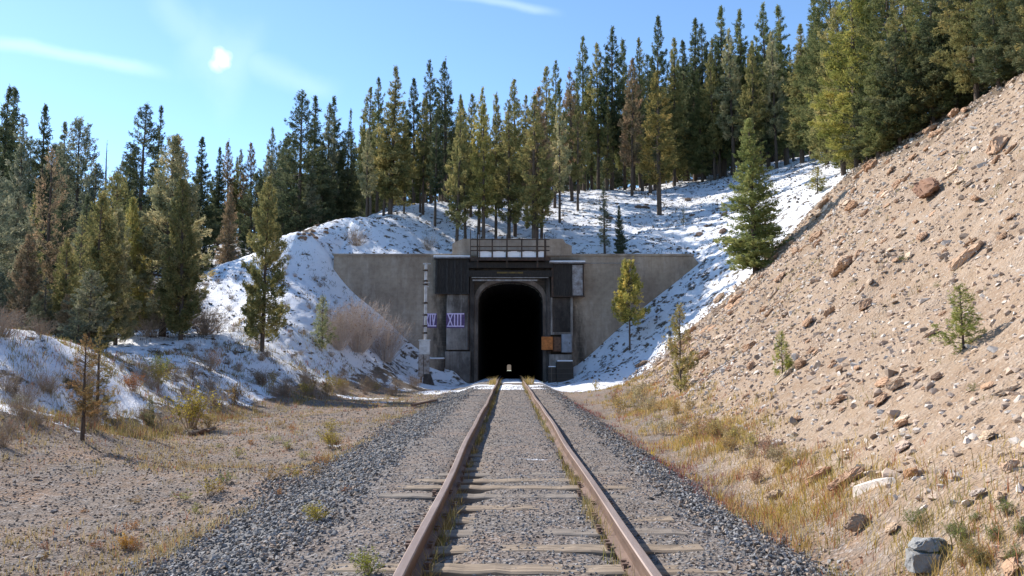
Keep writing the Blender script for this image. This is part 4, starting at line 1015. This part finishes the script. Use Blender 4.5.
def bush(kind, x, y, h, col, lab, group=None, wide=1, name='shrub', cat='shrub'):
    L = SH[kind]; st, lf, hh = L[random.randrange(len(L))]
    e = empty(name, (x, y, G(x, y)-.03), lab, cat, group); s = h/hh; e.scale = (s*wide, s*wide, s); e.rotation_euler = (0, 0, random.uniform(0, 6.28))
    link('stems', st, e)
    if lf: c = link('leaves', lf, e); c.color = (*col, 1)
    return e
def bushpx(kind, u, v, hpx, col, lab, group=None, wide=1, **kw):
    p = hit(u, v)
    if p: return bush(kind, p[0], p[1], hpx/F*p[1], col, lab, group, wide, **kw)
bushpx('willow', 358, 352, 56, (.34, .22, .14), 'large bare pinkish grey willow bush leaning on left wing wall', wide=.95)
bushpx('willow', 385, 362, 48, (.36, .23, .13), 'smaller tan willow bush at the foot of the left wing wall', wide=.9)
bushpx('willow', 338, 350, 44, (.34, .25, .15), 'left hand low willow bush beside the tiny fir on the mound', wide=.8)
bushpx('bare', 357, 246, 22, BL, 'tuft of dark bare twigs on shaded snow above the left wing wall')
bushpx('bare', 428, 252, 16, OLf, 'small tan tuft on the snow left of the parapet')
for (u, v, hp, kd, c, lab) in ((190, 428, 42, 'leafy', YL, 'bushy yellow leaved shrub at the edge of the gravel flat'), (235, 405, 22, 'leafy', OLf, 'orange tan shrub on the flat below the mound'), (208, 497, 22, 'weed', YL, 'yellow green weed in the middle of the gravel flat'),
                          (316, 521, 22, 'leafy', (.42, .36, .05), 'bright yellow weed on the left ballast shoulder'), (331, 449, 22, 'leafy', YL, 'yellow weed beside the ballast edge on the flat'), (368, 575, 30, 'leafy', (.30, .32, .05), 'bright green yellow weed against left rail at the bottom edge'),
                          (127, 550, 18, 'leafy', (.55, .30, .05), 'orange yellow weed on the gravel at the bottom left'), (227, 484, 16, 'weed', GL, 'small green weed right of the centre of the flat'), (268, 480, 18, 'weed', OLf, 'small tan weed left of the ballast shoulder'), (345, 492, 10, 'weed', RL, 'small reddish weed on the ballast by the ties'),
                          (975, 392, 12, 'weed', GL, 'small green weed on the slope below the sapling'), (938, 288, 9, 'weed', GL, 'tiny green tuft on the slope left of the sapling'), (905, 262, 10, 'weed', GL, 'tiny green tuft beside the slab high on the slope')):
    bushpx(kd, u, v, hp, c, lab, wide=1.2, name='weed' if 'weed' in lab or 'tuft' in lab else 'shrub', cat='weed' if 'weed' in lab or 'tuft' in lab else 'shrub')
q = np.random.default_rng(31)
for i in range(40):
    u = q.uniform(170, 345); v = q.uniform(425, 500) if i % 3 else q.uniform(500, 560); u = u if i % 3 else q.uniform(0, 200)
    bushpx('weed', u, v, q.uniform(6, 15), [YL, OLf, RL, (.36, .36, .12), (.45, .22, .07)][q.integers(5)], 'low autumn weed on the open gravel flat left of the track', 'weeds on the gravel flat', wide=1.5, name='weed', cat='weed')
for i in range(34):   # brush belt between flat and left bank
    t = q.random(); u = -10+t*230; v = 445-t*40+q.uniform(-52, 6)
    kd = ['brush', 'bare', 'leafy', 'brush', 'bare'][q.integers(5)]; c = [OLf, YL, GL, RL, YL, BL][q.integers(6)]
    bushpx(kd, u, v, q.uniform(10, 26), c, {'brush': 'brown twiggy shrub in the brush belt under the left snow bank', 'bare': 'bare grey brown shrub in the brush belt under the left snow bank', 'leafy': 'leafy autumn shrub in the brush belt under the left snow bank'}[kd], 'shrubs in the brush belt under the left bank', wide=1.1)
for i in range(44):   # dark brush at forest edge
    u = q.uniform(-10, 210); v = q.uniform(300, 338)
    bushpx(['brush', 'bare'][q.integers(2)], u, v, q.uniform(18, 36), [BL, (.22, .17, .10), RL][q.integers(3)], 'tangled brown shrub at the shaded foot of the left forest', 'shrubs at the foot of the left forest', wide=1.3)
for i in range(44):   # right toe shrubs
    t = q.random()**.8; u = 600+t*190+q.normal(0, 10); v = 392+t*75+q.normal(0, 8)
    bushpx(['weed', 'leafy', 'weed'][q.integers(3)], u, v, q.uniform(9, 24), [(.5, .36, .14), (.5, .42, .14), (.40, .22, .14), (.5, .42, .24)][q.integers(4)], 'straw and russet shrub in the belt between ballast and bare slope', 'shrubs along the toe of the bare slope', wide=1)
for i in range(26):
    u = q.uniform(250, 420); v = 392+q.uniform(-10, 6)
    bushpx(['weed', 'bare', 'leafy'][q.integers(3)], u, v, q.uniform(9, 20), [OLf, BL, YL][q.integers(3)], 'low tan shrub along the foot of the snowy mound', 'low shrubs along the foot of the mound')
for i in range(16):
    u = q.uniform(900, 1024); v = q.uniform(515, 572)
    bushpx('leafy', u, v, q.uniform(14, 26), [GL, (.22, .25, .08), OLf][q.integers(3)], 'soft green leafy weed at the foot of the right slope', 'green weeds at the foot of the right slope', name='weed', cat='weed')
for i in range(70):
    u = q.uniform(190, 345); v = q.uniform(250, 385)
    p = hit(u, v)
    if p and p[1] > 36 and p[0] < -8: bush('bare', p[0], p[1], q.uniform(.25, .5), BL, 'small dark dead tuft poking out of the snow on the mound', 'dead tufts in the mound snow', name='dead_tuft', cat='tuft')

# ------------------------------------------------------------------ grass (uncountable)
def grass(name, x, y, h, col, seed, per=7, spread=.06, lab='', cat='grass', wid=.0035):
    q = np.random.default_rng(seed); n = len(x)
    X = np.repeat(x, per)+q.normal(0, 1, n*per)*spread; Y = np.repeat(y, per)+q.normal(0, 1, n*per)*spread; H = np.repeat(h, per)*q.uniform(.5, 1.2, n*per)
    C = np.repeat(col, per, 0)*np.clip(1+q.normal(0, .2, (n*per, 1)), .5, 1.6)
    Z = T(X, Y)-.01; az = q.uniform(0, 6.28, n*per); w = wid*(.6+Y*.06)
    wx = np.cos(az)*w; wy = np.sin(az)*w; bx = q.normal(0, .32, n*per)*H; by = q.normal(0, .32, n*per)*H
    S3 = lambda a, b, c_: np.stack([a, b, c_], -1)
    V = np.stack([S3(X-wx, Y-wy, Z), S3(X+wx, Y+wy, Z), S3(X+bx*.4+wx*.7, Y+by*.4+wy*.7, Z+H*.6), S3(X+bx*.4-wx*.7, Y+by*.4-wy*.7, Z+H*.6), S3(X+bx+wx*.15, Y+by+wy*.15, Z+H*.95), S3(X+bx-wx*.15, Y+by-wy*.15, Z+H*.95)], 1).reshape(-1, 3)
    b_ = (np.arange(n*per)*6)[:, None]
    Fg = np.concatenate([b_+np.array([[0, 1, 2, 3]]), b_+np.array([[3, 2, 4, 5]])])
    o = link(name, mesh_np(name, V, Fg, M['grass'], np.repeat(C, 6, 0))); tag(o, lab, cat, kind='stuff'); return o
pal = np.array([(.50, .38, .17), (.46, .36, .19), (.40, .30, .10), (.55, .45, .24), (.30, .28, .10), (.42, .20, .12), (.45, .36, .08)])
n = 5200; y = ysamp(n, 4.5, 46, 1.0); xt = 3.0+.09*(y-6); x = xt+r.normal(-.1, .6, n)*(.55+y*.02); kp = (x > XC+2.15+fbm(y*.5, y*.2, 2, 2)*.5) & (fbm(x*.9, y*.9, 3, 8)+r.uniform(-.35, .35, n) > 0)
x, y = x[kp], y[kp]; tag_ = r.integers(0, 7, len(x))
grass('dry_grass', x, y, r.uniform(.07, .22, len(x))*(.7+.012*y), pal[tag_]*np.array([1.08, 1, .92]), 1, 11, .07, 'dry straw and yellow grass along the toe of the bare slope')
n = 420; y = ysamp(n, 7, 30, 1.1); x = XC+2.5+r.normal(0, .25, n); kp = fbm(y*1.1, y*.3, 2, 77) > .08; x, y = x[kp], y[kp]; n = len(x)
grass('red_ground_plants', x, y, r.uniform(.05, .13, n), np.tile([[.30, .12, .10]], (n, 1)), 2, 7, .05, 'low red plants along the right ballast edge', 'ground cover')
n = 12000; y = ysamp(n, 5, 46, 1.15); x = -3.0-r.random(n)*8; kp = fbm(x*.5, y*.35, 3, 12)+r.uniform(-.25, .2, n) > .0; x, y = x[kp], y[kp]
grass('flat_grass', x, y, r.uniform(.03, .14, len(x)), pal[r.choice([0, 1, 1, 3, 5, 2], len(x))]*.85, 3, 6, .06, 'short tan and russet grass on the gravel flat')
n = 9000; y = ysamp(n, 9, 46, .9); x = -8.3-r.random(n)*7; kp = fbm(x*.6, y*.6, 3, 14)+r.uniform(-.2, .25, n) > .02; x, y = x[kp], y[kp]
grass('bank_grass', x, y, r.uniform(.07, .26, len(x)), pal[r.choice([0, 1, 2, 4, 5], len(x))]*.7, 4, 6, .08, 'dead brown and yellow grass over the left bank')
n = 3500; x = r.uniform(-26, -8, n); y = r.uniform(38, 59, n); kp = fbm(x*.4, y*.4, 3, 16)+r.uniform(-.15, .1, n) > .03; x, y = x[kp], y[kp]
grass('mound_tufts', x, y, r.uniform(.06, .2, len(x)), np.tile([[.16, .12, .07]], (len(x), 1)), 5, 6, .1, 'dead dark grass tufts sticking through snow on the mound')
n = 5000; x = r.uniform(-16, 34, n); y = r.uniform(60, 96, n); kp = fbm(x*.3, y*.3, 3, 18)+r.uniform(-.15, .1, n) > .03; x, y = x[kp], y[kp]
grass('hill_tufts', x, y, r.uniform(.08, .25, len(x)), np.tile([[.13, .10, .06]], (len(x), 1)), 6, 5, .14, 'dead dark grass tufts sticking through snow above the tunnel')
n = 1500; y = ysamp(n, 4.5, 46, 1.0); sd = np.where(r.random(n) < .7, -1, 1); x = XC+sd*.755+sd*-1*r.uniform(.05, .14, n); kp = fbm(y*1.2, sd*3., 2, 19)+r.uniform(-.1, .25, n) > 0.0; x, y = x[kp], y[kp]
grass('rail_weeds', x, y, r.uniform(.05, .19, len(x)), pal[r.choice([0, 2, 4, 3], len(x))]*.8, 7, 5, .025, 'thin dry weeds growing along the inner side of the rails')
n = 60; y = r.uniform(44, 48, n); x = XC+r.choice([-.95, .95], n)+r.normal(0, .15, n)
grass('track_tufts', x, y, r.uniform(.2, .5, n), pal[r.choice([0, 2], n)], 8, 9, .06, 'straw coloured tufts beside the rails before the tunnel')
n = 1300; y = r.uniform(6, 48, n); xt = 3+.09*(y-6); x = xt+1+r.random(n)*9; kp = fbm(x*.5, y*.5, 3, 24)+r.uniform(-.1, .1, n) > .04; x, y = x[kp], y[kp]
grass('slope_grass', x, y, r.uniform(.05, .16, len(x)), np.tile([[.34, .29, .12]], (len(x), 1)), 9, 8, .08, 'thin pale grass tufts on the lower bare slope')

# ------------------------------------------------------------------ light, sky, camera
w = bpy.data.worlds.new('World'); sc.world = w; w.use_nodes = True; nt_ = w.node_tree; nt_.nodes.clear()
def wn(ty, **kw):
    n_ = nt_.nodes.new(ty)
    for k_, v_ in kw.items(): setattr(n_, k_, v_)
    return n_
L_ = nt_.links.new
sky = wn('ShaderNodeTexSky', sky_type='NISHITA', sun_disc=False, sun_elevation=SUN_EL, sun_rotation=SUN_AZ, altitude=3000, air_density=1.0, dust_density=.6, ozone_density=1.2)
bg = wn('ShaderNodeBackground'); bg.inputs[1].default_value = .15; out = wn('ShaderNodeOutputWorld')
tc = wn('ShaderNodeTexCoord')
def vmath(op, a, b):
    n_ = wn('ShaderNodeVectorMath', operation=op); L_(a, n_.inputs[0])
    if isinstance(b, tuple): n_.inputs[1].default_value = b
    else: L_(b, n_.inputs[1])
    return n_
def fm(op, a, b, c=None):
    n_ = wn('ShaderNodeMath', operation=op)
    for i_, s_ in enumerate((a, b, c)):
        if s_ is None: continue
        if isinstance(s_, (int, float)): n_.inputs[i_].default_value = s_
        else: L_(s_, n_.inputs[i_])
    return n_.outputs[0]
def smo(v, a, b):
    n_ = wn('ShaderNodeMapRange', interpolation_type='SMOOTHSTEP'); L_(v, n_.inputs[0]); n_.inputs[1].default_value = a; n_.inputs[2].default_value = b; return n_.outputs[0]
def streak(u0, v0, u1, v1, wdt, soft_len=.02):
    a = Vector(ray(u0, v0)).normalized(); b = Vector(ray(u1, v1)).normalized(); nrm = a.cross(b).normalized(); mid = (a+b).normalized(); along = (b-a).normalized(); half = (b-a).length/2
    d = vmath('DOT_PRODUCT', tc.outputs['Generated'], tuple(nrm)).outputs['Value']
    t = vmath('DOT_PRODUCT', tc.outputs['Generated'], tuple(along)).outputs['Value']
    ns_ = wn('ShaderNodeTexNoise'); L_(tc.outputs['Generated'], ns_.inputs['Vector']); ns_.inputs['Scale'].default_value = 14; ns_.inputs['Detail'].default_value = 6
    d = fm('ADD', d, fm('MULTIPLY', fm('SUBTRACT', ns_.outputs['Fac'], .5), wdt*1.6))
    m1 = smo(fm('ABSOLUTE', d, 0), wdt, 0); m2 = smo(fm('ABSOLUTE', fm('SUBTRACT', t, along.dot(mid)), 0), half*1.15, half*.5)
    return fm('MULTIPLY', m1, m2)
def blob(u, v, rad, power=1):
    c = Vector(ray(u, v)).normalized(); d = vmath('DISTANCE', vmath('NORMALIZE', tc.outputs['Generated'], (0, 0, 0)).outputs[0], tuple(c)).outputs['Value']
    nb_ = wn('ShaderNodeTexNoise'); L_(tc.outputs['Generated'], nb_.inputs['Vector']); nb_.inputs['Scale'].default_value = 45; nb_.inputs['Detail'].default_value = 4
    return smo(fm('ADD', d, fm('MULTIPLY', fm('SUBTRACT', nb_.outputs['Fac'], .5), rad*1.3)), rad, -rad*.1)
masks = [(streak(-40, 38, 170, 76, .011), .17), (streak(230, 60, 340, 92, .022), .10), (streak(150, -10, 215, 60, .03), .08), (streak(440, -6, 560, 12, .008), .16), (streak(180, 40, 255, 75, .06), .10), (blob(221, 60, .017), .8), (blob(216, 65, .016), .5)]
tot = None
for mk, a in masks:
    v_ = fm('MULTIPLY', mk, a); tot = v_ if tot is None else fm('MAXIMUM', tot, v_)
mx_ = wn('ShaderNodeMix', data_type='RGBA'); L_(tot, mx_.inputs[0]); tn = wn('ShaderNodeMix', data_type='RGBA', blend_type='MULTIPLY'); tn.inputs[0].default_value = 1; L_(sky.outputs[0], tn.inputs[6]); tn.inputs[7].default_value = (.84, .97, 1.03, 1); L_(tn.outputs[2], mx_.inputs[6]); mx_.inputs[7].default_value = (6.5, 7.2, 7.8, 1)
L_(mx_.outputs[2], bg.inputs[0]); L_(bg.outputs[0], out.inputs[0])
sd = bpy.data.lights.new('sun', 'SUN'); sd.energy = 4.2; sd.angle = R(.55); sd.color = (1, .94, .86)
so = bpy.data.objects.new('sun', sd); COL.objects.link(so)
dv = Vector((math.sin(SUN_AZ)*math.cos(SUN_EL), math.cos(SUN_AZ)*math.cos(SUN_EL), math.sin(SUN_EL)))
so.rotation_euler = dv.to_track_quat('Z', 'Y').to_euler(); so.location = dv*60
cd = bpy.data.cameras.new('camera'); cd.sensor_width = 36; cd.lens = 36*F/1024; cd.clip_end = 4000; cd.clip_start = .05
co = bpy.data.objects.new('camera', cd); COL.objects.link(co); co.location = (0, 0, CZ); co.rotation_euler = (R(90)+PITCH, 0, -3/F)
sc.camera = co
vs_ = sc.view_settings; vs_.view_transform = 'Standard'; vs_.look = 'None'; vs_.gamma = 1; vs_.use_curve_mapping = False; vs_.exposure = .86
